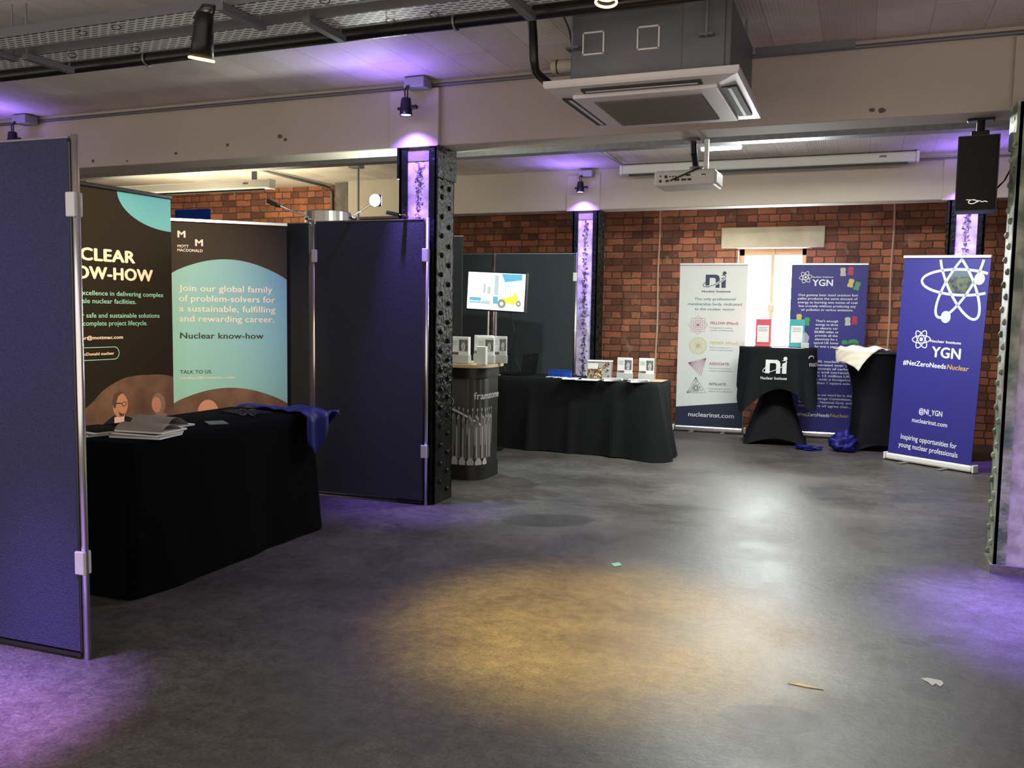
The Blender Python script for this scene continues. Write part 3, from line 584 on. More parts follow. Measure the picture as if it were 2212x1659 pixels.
def arm_lamp(a, b, label, head='dark'):
    r = thing('arm_lamp', a, label, 'clip-on lamp'); d = Vector(b)-Vector(a)
    MB().tube([(0, 0, -.006), (0, 0, .01), d*.5, d], .007, 8).build('arm', CHROME, r)
    MB().box((0, 0, -.0075), (.03, .05, .014), bevel=.003).build('clamp', BLACKMET, r)
    e = Vector(b)-Vector(a); q = Matrix.Rotation(math.atan2(e.z, abs(e.x)) * (1 if e.x < 0 else -1), 3, 'Y')
    if head == 'dark': MB().box(e+Vector((-.03 if e.x < 0 else .03, 0, .005)), (.11, .06, .03), q, bevel=.006).build('lamp_head', BLACKMET, r)
    else:
        MB().box(e, (.09, .03, .09), bevel=.012).build('lamp_head', BLACKMET, r)
        MB().dome(e+Vector((0, -.018, 0)), (0, -1, 0), .048, .02).build('lens', lit('flood_lens', (.92, 1, .92), 60), r, smooth=True)
arm_lamp((-4.09, 5.88, 2.215), (-4.37, 5.86, 2.33), 'chrome arm lamp clipped to the joint of the two panels behind the teal banner')
arm_lamp((-3.70, 5.90, 2.215), (-3.535, 5.98, 2.345), 'glaring white arm lamp on top of the purple-washed panel', 'lit')
arm_lamp((-3.25, 5.93, 2.215), (-3.37, 6.02, 2.24), 'short chrome arm lamp on the panel top against the black column')

# ------------------------------------------------------------------ roll-up banners
def banner(a, b, h, label, facemat, base_c=ALU, lean=0, top=True):
    a, b = Vector((*a, 0)), Vector((*b, 0)); d = b-a; L = d.length
    r = thing('rollup_banner', a, label, 'banner', rz=math.atan2(d.y, d.x))
    bs = MB(); bs.prism([], 0, 0) if False else None
    bs.box((L/2, .03, .045), (L+.03, .085, .07), bevel=.02); bs.build('base_cassette', base_c, r)
    for s in (-.03, L+.03-.0): MB().box((s-.0, .03, .046), (.02, .09, .076), bevel=.008).build('end_cap', OFFWHITE, r)
    for x in (L*.25, L*.72): MB().box((x, 0, .006), (.06, .26, .012), bevel=.004).build('foot', GALVDK, r)
    g = MB().box((L/2, .006, (h+.075)/2), (L, .006, h-.075)).build('graphic_sheet', facemat, r)
    g.rotation_euler = (0, lean, 0)
    pl = MB().box((L/2, .0, h+.004), (L+.012, .03, .028), bevel=.005).build('top_rail', base_c, r); pl.rotation_euler = (0, lean, 0)
    po = MB().cyl((L/2, .05, .06), (L/2, .02, h), .011, n=8).build('support_pole', ALU, r); po.rotation_euler = (0, lean, 0)
    return r, g
def art(g, name, m, mb):
    for n in mb.split(): n.build(name.replace('lettering', 'drawing') if getattr(n, 'drawn', False) else name, m, g, loc=(0, .003, 0), fixn=False)
C = lambda r, g_, b: srgb(r, g_, b)
# --- teal career banner
TEAL = mat('teal_print', (.20, .42, .46), .55, var=None)
def grad_mat(name, c0, c1, w, h0, h1):
    m = bpy.data.materials.new(name); m.use_nodes = True; nt = m.node_tree; L = nt.links.new; b = nt.nodes['Principled BSDF']
    tc = N(nt, 'ShaderNodeTexCoord'); sx = N(nt, 'ShaderNodeSeparateXYZ'); L(tc.outputs['Object'], sx.inputs[0])
    a = N(nt, 'ShaderNodeMapRange'); a.inputs['From Max'].default_value = w; L(sx.outputs['X'], a.inputs['Value'])
    c = N(nt, 'ShaderNodeMapRange'); c.inputs['From Min'].default_value = h0; c.inputs['From Max'].default_value = h1; L(sx.outputs['Z'], c.inputs['Value'])
    s = N(nt, 'ShaderNodeMath', operation='ADD'); L(a.outputs[0], s.inputs[0]); L(c.outputs[0], s.inputs[1])
    h = N(nt, 'ShaderNodeMath', operation='MULTIPLY'); L(s.outputs[0], h.inputs[0]); h.inputs[1].default_value = .5
    mx = N(nt, 'ShaderNodeMix', data_type='RGBA'); L(h.outputs[0], mx.inputs['Factor']); mx.inputs['A'].default_value = c0; mx.inputs['B'].default_value = c1
    L(mx.outputs['Result'], b.inputs['Base Color']); b.inputs['Roughness'].default_value = .5
    return m
TEALG = grad_mat('teal_gradient_print', srgb(150, 208, 196), srgb(92, 150, 190), .84, .75, 1.85)
DARKB = mat('dark_brown_print', srgb(52, 46, 44), .7, spec=.25)
BLACKB = mat('black_brown_print', srgb(36, 30, 22), .75, spec=.2)
PHOTOBR = mat('rusty_wall_print', srgb(118, 90, 70), .7, var=(7, .16, srgb(88, 64, 50)))
CRM = mat('cream_ink', srgb(240, 225, 205), .5); WINK = mat('white_ink', srgb(235, 235, 238), .5); INKD = mat('dark_ink', srgb(32, 36, 46), .5); INKW = mat('pale_pink_ink', srgb(226, 214, 214), .5)
SKIN = mat('printed_skin', srgb(196, 140, 112), .5); HAIRG = mat('printed_grey_hair', srgb(88, 70, 60), .5); SUIT = mat('printed_dark_suit', srgb(30, 24, 24), .5); SHIRT = mat('printed_pink_shirt', srgb(228, 190, 184), .5); SCARF = mat('printed_scarf', srgb(140, 116, 100), .5)
r, g = banner((-4.81, 5.17), (-4.185, 5.73), 2.145, 'teal and charcoal banner about a sustainable career, behind the left table', DARKB)
m = MB(); arc = clamp_arc(.0, .838, 1.754, 1.868, 1.725); arc2 = clamp_arc(.0, .838, .773, .885, .755)
m.poly(arc + arc2[::-1], -.0012); art(g, 'teal_field', TEALG, m)
m = MB(); m.poly(arc2 + [(.838, .1), (0, .1)], -.0010); art(g, 'printed_photo', PHOTOBR, m)
m = MB(); m.ell(.245, .70, .075, .095, -.0022); art(g, 'printed_face', SKIN, m)
m = MB(); m.poly([(.1, .42), (.15, .6), (.21, .63), (.29, .63), (.36, .58), (.4, .42)], -.0018); art(g, 'printed_suit', SUIT, m)
m = MB(); m.text('M', .045, 2.02, .052, .056, .03); m.text('M', .168, 1.961, .052, .056, .03); m.text('MOTT', .044, 1.946, .021, .078, .02); m.text('MACDONALD', .043, 1.916, .021, .178, .02)
art(g, 'logo_lettering', INKW, m)
m = MB()
for tx, w_, z in (('Join our global family', .680, 1.622), ('of problem-solvers for', .700, 1.545), ('a sustainable, fulfilling', .702, 1.468), ('and rewarding career.', .692, 1.392)): m.text(tx, .049, z, .049, w_, .006, y=-.0026)
m.text('nuclear@mottmac.com', .047, .957, .020, .395, .012, y=-.0026)
art(g, 'pale_lettering', INKW, m)
m = MB(); m.text('Nuclear know-how', .052, 1.264, .047, .608, .022, y=-.0026); m.text('TALK TO US.', .048, .998, .027, .230, .012, y=-.0026)
art(g, 'dark_lettering', INKD, m)
# --- tall know-how banner
r, g = banner((-4.79, 4.0), (-4.72, 5.075), 2.29, 'tall black banner about nuclear know-how with a teal corner, beside the left panel', BLACKB, BLACKMET)
O = .20; Lb = math.hypot(.07, 1.075)
m = MB(); m.poly([(.411+O+(Lb-.411-O)*math.sin(PI/2*k/20)**1.0*1.0 if False else Lb-(Lb-.411-O)*math.cos(PI/2*k/20), 2.288-.242*math.sin(PI/2*k/20)) for k in range(21)]+[(Lb, 2.288)], -.0012); art(g, 'teal_corner', grad_mat('teal_corner_print', srgb(120, 190, 190), srgb(70, 150, 175), .9, 2.0, 2.3), m)
def crv(P, k=6):
    out = []
    for i in range(len(P)-1):
        a, b, c, d = P[max(i-1, 0)], P[i], P[i+1], P[min(i+2, len(P)-1)]
        for q in range(k):
            t = q/k; out.append(tuple(.5*(2*b[j]+(c[j]-a[j])*t+(2*a[j]-5*b[j]+4*c[j]-d[j])*t*t+(3*b[j]-a[j]-3*c[j]+d[j])*t**3) for j in (0, 1)))
    return out+[P[-1]]
m = MB(); pa = [(.02, .66), (.139+O, .827), (.27+O, .93), (.428+O, .997), (.55+O, 1.012), (.672+O, 1.012), (.78+O, 1.005), (Lb, .985)]
m.poly(crv(pa) + [(Lb, .1), (.02, .1)], -.0012); art(g, 'printed_photo', PHOTOBR, m)
m = MB(); m.poly([(.22+O, .45), (.225+O, .64), (.26+O, .70), (.34+O, .745), (.42+O, .745), (.50+O, .715), (.53+O, .60), (.55+O, .45)], -.0020); art(g, 'printed_suit', SUIT, m)
m = MB(); m.poly([(.35+O, .735), (.435+O, .745), (.42+O, .60), (.38+O, .5), (.345+O, .6)], -.0026); art(g, 'printed_shirt', SHIRT, m)
for fm in (MB().ell(.40+O, .815, .062, .085, -.0030), MB().ell(.715+O, .79, .042, .056, -.0032, .15)): art(g, 'printed_face', SKIN, fm)
art(g, 'printed_hand', SKIN, MB().poly([(.60+O, .685), (.64+O, .70), (.63+O, .72), (.595+O, .705)], -.0030))
m = MB(); m.poly([(.345+O, .80), (.335+O, .84), (.35+O, .895), (.40+O, .912), (.43+O, .905), (.385+O, .88), (.368+O, .84), (.362+O, .80)], -.0036); m.poly([(.375+O, .79), (.385+O, .77), (.42+O, .752), (.435+O, .758), (.425+O, .735), (.395+O, .738)], -.0034); art(g, 'printed_hair', HAIRG, m)
m = MB(); m.stroke([(.365+O, .832), (.41+O, .826)], .006, -.0040); m.stroke(ell(.432+O, .822, .018, .014, 0, 14)+[(.45+O, .822)], .004, -.0040); art(g, 'printed_glasses', SUIT, m)
m = MB(); m.ell(.735+O, .795, .062, .078, -.0026, .2); m.poly([(.66+O, .60), (.68+O, .70), (.73+O, .74), (.80+O, .72), (.85+O, .66), (Lb-.01, .60)], -.0024); art(g, 'printed_headscarf', SCARF, m)
m = MB(); m.text('NUCLEAR', .552+O, 1.801, .084, .66, .045, 'RIGHT', -.0026); m.text('KNOW-HOW', .705+O, 1.680, .084, .82, .045, 'RIGHT', -.0026)
m.text('nuclear@mottmac.com', .435+O, 1.276, .024, .42, .03, 'RIGHT', -.0026); m.text('Mott MacDonald nuclear', .36+O, 1.169, .020, .36, .03, 'RIGHT', -.0026)
art(g, 'cream_lettering', CRM, m)
m = MB(); MINT = mat('mint_ink', srgb(150, 215, 200), .5)
for tx, x1, z, w_ in (('of excellence in delivering complex', .796, 1.570, .76), ('large-scale nuclear facilities.', .552, 1.517, .60), ('We offer safe and sustainable solutions', .757, 1.421, .82), ('for the complete project lifecycle.', .646, 1.368, .68)): m.text(tx, x1+O, z, .033, w_, .012, 'RIGHT', -.0026)
pc = [(.02, 1.137)] + [(.36+O+.04*math.cos(a), 1.179+.042*math.sin(a)) for a in [-PI/2+PI*k/12 for k in range(13)]] + [(.02, 1.221)]
m.stroke(pc, .005, -.0026); art(g, 'mint_lettering', MINT, m)
# --- white membership banner
WHB = grad_mat('white_banner_print', srgb(222, 230, 228), srgb(236, 240, 238), .84, .3, 2.1)
r, g = banner((-2.185, 11.25), (-1.345, 11.29), 2.14, 'white banner about professional membership with a navy foot, left of the window', WHB)
NAVY = mat('navy_print', srgb(34, 44, 70), .5); NAVYL = mat('navy_ink', srgb(52, 60, 92), .5); TINK = mat('grey_teal_ink', srgb(112, 140, 146), .5)
m = MB(); m.poly([(0, .078), (.84, .078), (.84, .41), (0, .315)], -.0012); art(g, 'navy_foot', NAVY, m)
def ni_logo(m, m2, x, z, k=1.0, fn=None, y=-.0025):
    """bold n and i with a ring swooping round them"""
    T = lambda pts: [(x+px*k, z+pz*k) for px, pz in pts]
    m.prism(T([(.040, 0), (.090, 0), (.090, .165), (.040, .165)]), y, 0, fn); m.prism(T([(.165, 0), (.215, 0), (.215, .115), (.205, .148), (.175, .165), (.090, .165), (.090, .125), (.150, .125), (.165, .110)]), y, 0, fn)
    m.prism(T([(.237, 0), (.29, 0), (.29, .145), (.237, .12)]), y, 0, fn); m.prism(ell(x+.272*k, z+.182*k, .024*k, .024*k, 0, 18), y, 0, fn)
    e = ell(.150, .085, .152, .042, .42, 40)
    m2.stroke(T(e[20:]+e[:3]), .026*k, y-.0012, fn=fn); m.stroke(T(e[12:40]+e[:6]), .008*k, y-.0024, fn=fn)
m, m2 = MB(), MB(); ni_logo(m, m2, .285, 1.847); m.text('Nuclear Institute', .46, 1.790, .026, .355, .03, 'CENTER', -.0025); art(g, 'logo', NAVYL, m); art(g, 'logo_ring_gap', WHB, m2)
m = MB()
for tx, z, w_ in (('The only professional', 1.690, .51), ('membership body dedicated', 1.626, .67), ('to the nuclear sector', 1.563, .497)): m.text(tx, .447, z, .034, w_, .02, 'CENTER', -.0025)
m.text('AFFILIATE', .405, .612, .032, .217, .03, y=-.0025)
GREYL = MB()
for x, z, a_, b_ in ((.402, 1.335, 'Recognised as leading', 'nuclear professionals'), (.405, 1.085, 'Demonstrate your', 'nuclear professionalism'), (.403, .820, 'Current and potential', 'nuclear professionals'), (.406, .560, 'Learning and keen to', 'support and understand')):
    GREYL.text(a_, x, z, .018, .27, .01, y=-.0025); GREYL.text(b_, x, z-.032, .018, .29, .01, y=-.0025)
art(g, 'teal_lettering', TINK, m); art(g, 'small_lettering', mat('pale_grey_ink', srgb(150, 160, 170), .5), GREYL)
RED_ = mat('rose_ink', srgb(196, 88, 112), .5); YEL_ = mat('pale_yellow_ink', srgb(214, 206, 130), .5); MAG_ = mat('magenta_ink', srgb(176, 90, 140), .5)
m = MB(); m.text('FELLOW (FNucI)', .404, 1.386, .034, .341, .03, y=-.0025)
for k in range(2):
    q = [(.247+.12*math.cos(a+k*PI/4), 1.374+.12*math.sin(a+k*PI/4)) for a in [PI/4*0+j*PI/2 for j in range(5)]]; m.stroke(q, .004)
for k in range(8): m.stroke(ell(.247+.035*math.cos(k*PI/4), 1.374+.035*math.sin(k*PI/4), .035, .035, 0, 14)+[(.282+.035*math.cos(k*PI/4), 1.374+.035*math.sin(k*PI/4))], .003)
art(g, 'rose_lettering', RED_, m)
m = MB(); m.text('MEMBER (MNucI)', .409, 1.136, .034, .341, .03, y=-.0025)
for k in range(12): m.stroke(ell(.255+.05*math.cos(k*PI/6), 1.108+.05*math.sin(k*PI/6), .06, .06, 0, 18)+[(.315+.05*math.cos(k*PI/6), 1.108+.05*math.sin(k*PI/6))], .004)
art(g, 'yellow_lettering', YEL_, m)
m = MB(); m.text('ASSOCIATE', .403, .870, .034, .246, .03, y=-.0025)
ta, tb, tcn = (.139, .888), (.364, .953), (.304, .723)
for k in range(9):
    s = k/8; m.stroke([ta, (tb[0]*(1-s)+tcn[0]*s, tb[1]*(1-s)+tcn[1]*s)], .003); m.stroke([tb, (ta[0]*(1-s)+tcn[0]*s, ta[1]*(1-s)+tcn[1]*s)], .003)
m.stroke([ta, tb, tcn, ta], .004); art(g, 'magenta_lettering', MAG_, m)
m = MB(); t1, t2, t3 = (.241, .705), (.131, .500), (.371, .511)
m.stroke([t1, t2, t3, t1], .004)
for k in range(1, 5):
    s = k/5; m.stroke([t1, (t2[0]*(1-s)+t3[0]*s, t2[1]*(1-s)+t3[1]*s)], .0025); m.stroke([t2, (t1[0]*(1-s)+t3[0]*s, t1[1]*(1-s)+t3[1]*s)], .0025)
for k in range(3): m.stroke(ell(.245, .565, .05, .02, k*PI/3, 16)+[ell(.245, .565, .05, .02, k*PI/3, 16)[0]], .003)
art(g, 'triangle_drawing', NAVYL, m)
m = MB(); m.text('nuclearinst.com', .161, .200, .060, .572, .012, y=-.0025); art(g, 'address_lettering', WINK, m)
# --- blue banners
ROYAL = mat('royal_blue_print', srgb(44, 42, 128), .5); GOLD = mat('gold_ink', srgb(196, 160, 92), .5)
def atom(m, cx, cz, rx, rz, w_, rots, clip=None, fn=None):
    for a in rots: e = ell(cx, cz, rx, rz, a, 60); m.stroke(e+[e[0]], w_, clip=clip, fn=fn)
r, g = banner((-.832, 11.397), (.045, 11.473), 2.14, 'blue banner with small coloured sweets and long text, right of the window', ROYAL)
O = .032
m = MB(); atom(m, .135+O, 1.985, .075, .028, .007, (.15, .15+PI/3, .15-PI/3)); m.ell(.135+O, 1.985, .014, .014, -.003); m.text('Nuclear Institute', .206+O, 1.980, .020, .25, .015); m.text('YGN', .216+O, 1.880, .082, .24, .03)
for tx, w_, z in (('One gummy bear sized uranium fuel', .686, 1.755), ('pellet produces the same amount of', .69, 1.711), ('energy as burning one tonne of coal', .69, 1.665), ('but crucially without producing any', .66, 1.620), ('air pollution or carbon emissions.', .60, 1.574)): m.text(tx, .40+O, z, .029, w_, .012, 'CENTER')
for k, tx in enumerate(("That's enough", 'energy to drive', 'an electric car', '20,000 miles or', 'provide all the', 'electricity for a', 'typical UK home', 'for over a year!')): m.text(tx, .405+O, 1.438-.0448*k, .028, .26 if k not in (3, 6) else .285, .022 if k in (3, 7) else .012, 'CENTER')
for k, tx in enumerate(('The UK nuclear fleet', 'has generated over 2.3', 'billion tonnes of carbon', 'savings and currently', 'powers 13 million UK', 'homes with a footprint', 'of less than 1 square mile')): m.text(tx, .44+O, .94-.0445*k, .028, .53, .012, 'CENTER')
for k, tx in enumerate(("But don't take our word for it, the", 'Climate Change Committee,', 'IEA, OECD, National Grid, and', 'many more all agree that...')): m.text(tx, .42+O, .526-.046*k, .028, .62, .012, 'CENTER')
m.text('#NetZeroNeeds', .40+O-.30, .266, .046, .38, .02); art(g, 'white_lettering', WINK, m)
m = MB(); m.text('Nuclear', .49+O, .268, .046, .22, .02); art(g, 'gold_lettering', GOLD, m)
def sweets(lst, col, name):
    m = MB()
    for x, z, a in lst:
        m.poly([(x+O+px*math.cos(a)-pz*math.sin(a), z+px*math.sin(a)+pz*math.cos(a)) for px, pz in ((-.030, -.05), (.030, -.05), (.034, -.03), (.026, 0), (.034, .03), (.022, .052), (-.022, .052), (-.034, .03), (-.026, 0), (-.034, -.03))], -.0022)
    art(g, name, mat(name+'_ink', col, .4), m)
sweets(((.565, 2.05, .05), (.644, 1.45, .05)), srgb(190, 186, 180), 'clear_sweet'); sweets(((.653, 2.061, 0), (.723, 1.464, 0)), srgb(176, 44, 70), 'red_sweet')
sweets(((.660, 1.915, -.25), (.078, 1.48, 0)), srgb(218, 190, 96), 'yellow_sweet'); sweets(((.733, 1.881, -.3), (.171, 1.44, -.1)), srgb(74, 150, 104), 'green_sweet')
m = MB(); m.ell(.719+O, 1.20, .06, .035, -.002); m.poly([(.66+O, 1.17), (.78+O, 1.17), (.78+O, 1.185), (.66+O, 1.185)], -.002); m.poly([(.59+O, 1.17), (.65+O, 1.17), (.655+O, 1.20), (.64+O, 1.222), (.60+O, 1.222), (.585+O, 1.20)], -.002); art(g, 'green_vehicle_drawing', mat('green_ink', srgb(64, 140, 90), .5), m)
r, g = banner((.315, 10.016), (1.045, 9.485), 2.13, 'blue banner with a large pale atom, leaning in front of the rear right column', ROYAL, OFFWHITE, lean=.040)
LB = math.hypot(.73, .531); gx = lambda u, z: u-.040*z
m = MB(); PALE = mat('pale_blue_ink', srgb(188, 198, 210), .5)
cx, cz = .615, 1.885
atom(m, cx, cz, .40, .125, .026, (-.02, 1.06, -1.06), clip=(.005, LB-.005, 2.125)); m.ell(.81, 1.921, .052, .058, -.0035); m.ell(.505, 1.540, .052, .060, -.0035)
art(g, 'large_atom', PALE, m)
m = MB(); hexa = [(cx-.165, cz), (cx-.085, cz+.125), (cx+.085, cz+.125), (cx+.165, cz), (cx+.085, cz-.105), (cx-.085, cz-.105)]; m.poly(hexa, -.0012); art(g, 'printed_landscape', mat('landscape_print', srgb(92, 104, 84), .5, var=(16, .1, srgb(46, 50, 74))), m)
m = MB(); m.poly([(cx-.085, cz+.125), (cx+.085, cz+.125), (cx+.13, cz+.06), (cx-.13, cz+.05)], -.0018); art(g, 'printed_sky', mat('printed_sky_ink', srgb(86, 102, 120), .5), m)
m = MB(); atom(m, .265, 1.30, .098, .038, .009, (.1, .1+PI/3, .1-PI/3)); m.ell(.265, 1.30, .018, .02, -.003)
m.text('Nuclear Institute', gx(.414, 1.28)+.002, 1.280, .028, .322, .015); m.text('YGN', gx(.435, 1.13), 1.135, .108, .305, .03)
m.text('#NetZeroNeeds', gx(.126, 1.02), 1.026, .052, .47, .02)
m.text('@NI_YGN', gx(.333, .54), .545, .056, .252, .014); m.text('nuclearinst.com', gx(.263, .44), .447, .048, .38, .008); m.text('Inspiring opportunities for', gx(.145, .25), .252, .056, .607, .008); m.text('young nuclear professionals', gx(.122, .16), .166, .056, .646, .008)
art(g, 'white_lettering', WINK, m)
m = MB(); m.text('Nuclear', gx(.602, 1.02)+.004, 1.026, .052, .226, .02, slant=.15); art(g, 'gold_lettering', GOLD, m)

# ------------------------------------------------------------------ tables and covers
def drape(name, corners, h, m, label, flare=.06, folds=(), seed=1, round_=.035, sag=None):
    """cloth over a rectangular table: top and skirt to the floor. corners ccw"""
    rg = random.Random(seed); cs = [Vector((*c, 0)) for c in corners]; cen = sum(cs, Vector())/len(cs); ring = []; nrm = []
    for i, c in enumerate(cs):
        p, n_ = cs[i-1], cs[(i+1) % len(cs)]; d1, d2 = (p-c).normalized(), (n_-c).normalized()
        for k in range(7):   # rounded corner
            t = k/6; q = c+d1*round_*(1-t)+d2*round_*t; q = q*(1-.0)+(c-q)*.35*math.sin(PI*t); ring.append(q)
        L = (n_-c).length; ns = int(L/.03)
        for k in range(1, ns): ring.append(c+d2*(round_+(L-2*round_)*k/ns))
    n = len(ring)
    for i in range(n):
        t = (ring[(i+1) % n]-ring[i-1]).normalized(); nrm.append(Vector((t.y, -t.x, 0)))
    ph = [rg.uniform(0, 6) for _ in range(6)]; rows = []
    S = [0]
    for i in range(1, n): S.append(S[-1]+(ring[i]-ring[i-1]).length)
    for j in range(17):
        v = j/16; row = []
        for i in range(n):
            s = S[i]; wv = (.5*math.sin(s*5.1+ph[0])+.35*math.sin(s*11.3+ph[1])+.25*math.sin(s*19+ph[2]))
            o = v**1.2*flare*(1+.35*wv) + .004*(1-math.exp(-v*20))
            for fx, fy, amp, wd_ in folds:
                dd = (Vector((fx, fy, 0))-ring[i]).length
                if dd < wd_: o += amp*(1-dd/wd_)**1.5*v**1.0
            z = h*(1-v) + (v > .99)*(.008+.006*math.sin(s*8+ph[3]))
            row.append(tuple(ring[i]+nrm[i]*o+Vector((0, 0, z))))
        rows.append(row)
    mb = MB(); V = mb.grid(rows, True)
    inner = [[tuple(ring[i]+(cen-ring[i])*.03+Vector((0, 0, h+.006))) for i in range(n)]]
    I = [mb.b.verts.new(p) for p in inner[0]]
    for i in range(n): mb.b.faces.new((V[0][i], I[i], I[(i+1) % n], V[0][(i+1) % n]))
    mb.b.faces.new(I)
    return tag(mb.build(name, m, smooth=True), label, 'tablecloth')
H1 = .80
drape('tablecloth', [(-4.13, 3.36), (-3.42, 3.36), (-3.43, 5.0), (-4.13, 5.04)], H1-.004, CLOTH, 'black floor-length cloth over the long table behind the near left panel', .055, seed=3)
drape('tablecloth', [(-4.15, 8.95), (-1.93, 8.86), (-1.90, 9.48), (-4.13, 9.50)], H1-.012, CLOTHG, 'dark cloth over the back table, flaring at its right corner', .05,
      folds=((-1.93, 8.86, .17, .42), (-1.915, 9.2, .10, .28), (-2.36, 8.88, .07, .13), (-2.85, 8.89, .05, .09), (-3.32, 8.91, .05, .09)), seed=5)
tag(MB().box((-2.02, 9.20, H1-.0025), (.22, .34, .003)).build('bare_tabletop_patch', WOOD), 'bare pale wooden tabletop showing at the right end of the back table', 'tabletop')

def stretch_cover(loc, rt_, rw, rb, h, label, rz=0, lobes=4):
    r = thing('poseur_table', loc, label, 'table', rz=rz)
    n = 64; rows = []
    for j in range(26):
        z = j/25; 
        if z < .55: s = z/.55; rad = rb*(1-s)**1.25*(1) + rw*(1-(1-s)**1.25); lob = (1-s)**1.0
        else: s = (z-.55)/.45; rad = rw+(rt_-rw)*s**1.6; lob = 0
        row = []
        for k in range(n):
            a = 2*PI*k/n; f = 1+.0*lob
            sq = 1/max(abs(math.cos(a)), abs(math.sin(a))); rr = rad*(1-lob+lob*(.72*sq if lobes else 1))
            zz = z*h
            if j == 0: zz = .09*(1-abs(math.cos(2*a+PI/2))**1.0) if False else .085*(abs(math.cos(2*a)))**1.0
            row.append((rr*math.cos(a), rr*math.sin(a), max(zz, .0) if j else zz))
        rows.append(row)
    mb = MB(); V = mb.grid(rows, True); mb.build('stretch_cover', STRETCH, r, smooth=True)
    MB().lathe([(rt_-.01, h-.02), (rt_+.006, h-.015), (rt_+.006, h+.004), (rt_-.004, h+.008)], n=48).build('tabletop', mat('dark_tabletop', (.02, .02, .022), .4), r)
    for k in range(4):
        a = PI/4+k*PI/2; MB().cyl((rb*.97*math.cos(a)*1.0, rb*.97*math.sin(a), 0), (rb*.97*math.cos(a), rb*.97*math.sin(a), .025), .022, n=10).build('foot', BLACK, r)
    return r
HP = 1.12
stretch_cover((-.915, 10.86, 0), .43, .17, .49, HP, 'round high table in a black stretch cover below the window', rz=.12)
stretch_cover((.20, 10.82, 0), .42, .26, .38, HP, 'high table in a black stretch cover between the two blue banners', rz=.2)

# charcoal topper cloth with the institute logo
def topper():
    cx, cy = -.915, 10.86; r0 = .445; s = .93; th0 = .10
    def R(a, v):
        c = a-th0; sq = 1/max(abs(math.cos(c)), abs(math.sin(c))); drop = min(s*sq-r0, .78)*(.93+.05*math.sin(3*a+1))
        amp = (.014+.055*v)*(v**.6); f = math.cos(4*c+PI)*1.0*amp + .018*v*math.sin(11*a+.7)+.012*v*math.sin(17*a)
        rr = r0+.025*math.sin(PI*min(v*2, 1)/2)*v+f+.02*v
        return cx+rr*math.cos(a), cy+rr*math.sin(a), HP+.014-drop*v - .012*(1-math.exp(-12*v))
    n = 160; mb = MB(); rows = [[R(2*PI*k/n, j/18) for k in range(n)] for j in range(19)]
    V = mb.grid(rows, True); mb.b.faces.new(V[0])
    o = mb.build('table_topper', CLOTHG, smooth=True); tag(o, 'charcoal cloth topper with a white logo draped on the round high table', 'tablecloth')
    a0 = -PI/2+.06
    def wrap(x, y, z):
        a = a0+x/.47; c = a-th0; sq = 1/max(abs(math.cos(c)), abs(math.sin(c))); drop = min(s*sq-r0, .78)*(.93+.05*math.sin(3*a+1)); v = max(0, min(1, (HP+.014-z)/drop)); X, Y_, Z_ = R(a, v)
        k = .010-y; return X+k*math.cos(a), Y_+k*math.sin(a), z
    m, m2 = MB(), MB(); ni_logo(m, m2, -.155, .845, .95, fn=wrap); m2.b.free(); m.text('Nuclear Institute', -.02, .775, .034, .30, .02, 'CENTER', fn=wrap)
    for q in m.split(): q.build('white_logo' if getattr(q, 'drawn', 0) else 'white_lettering', mat('white_cloth_ink', (.62, .63, .64), .7), o, fixn=False)
    m = MB(); m.text('nuclear', .40, .93, .06, .30, .02, fn=wrap); m.stroke([(.45+.05*math.cos(q), 1.02+.03*math.sin(q)) for q in [k*PI/10 for k in range(11)]], .014, fn=wrap); [q.build('side_lettering', mat('grey_cloth_ink', (.42, .43, .44), .7), o, fixn=False) for q in m.split()]
topper()

# ------------------------------------------------------------------ branded counter, television
def rrect(x0, x1, y0, y1, r, n=22):
    out = []
    for cx, cy, a in ((x1-r, y0+r, -PI/2), (x1-r, y1-r, 0), (x0+r, y1-r, PI/2), (x0+r, y0+r, PI)):
        for k in range(n+1): t = a+PI/2*k/n; out.append((cx+r*math.cos(t), cy+r*math.sin(t)))
    return out
CX, CY = -3.58, 7.27
ct = thing('promo_counter', (CX, CY, 0), 'promotional counter wrapped in a picture of metal vials, behind the black column', 'counter')
hx, hy, rr = .50, .27, .15
MB().slab(rrect(-hx, hx, -hy, hy, rr), 0, .13).build('plinth', mat('black_laminate', (.012, .012, .013), .45), ct, smooth='auto')
MB().slab(rrect(-hx+.008, hx-.008, -hy+.008, hy-.008, rr), .13, .92).build('graphic_wrap', mat('dark_grey_print', (.010, .0098, .0095), .5, var=(3, .2, (.022, .021, .02))), ct, smooth='auto')
MB().slab(rrect(-hx, hx, -hy, hy, rr), .915, 1.005).build('upper_band', mat('black_laminate', (.01, .01, .01), .4), ct, smooth='auto')
MB().slab(rrect(-hx-.04, hx+.04, -hy-.04, hy+.04, rr+.04), 1.006, 1.034).build('wooden_top', WOOD, ct)
def cwrap(s, y, z):
    """s: distance along the wrap measured from the front centre, to the right and round the corner"""
    k = -y+.001; X1, q = hx-.008, rr; L1 = X1-q; L2 = q*PI/2; Yf = -(hy-.008)
    if s < L1: return (s, Yf-k, z)
    if s < L1+L2: a = -PI/2+(s-L1)/q; return (X1-q+(q+k)*math.cos(a), Yf+q+(q+k)*math.sin(a), z)
    return (X1+k, Yf+q+(s-L1-L2), z)
def seg(pts, nsub=6):   # resample polygons so that they bend round the corner
    out = []
    for i, a in enumerate(pts):
        b_ = pts[(i+1) % len(pts)]
        for k in range(nsub): out.append((a[0]+(b_[0]-a[0])*k/nsub, a[1]+(b_[1]-a[1])*k/nsub))
    return out
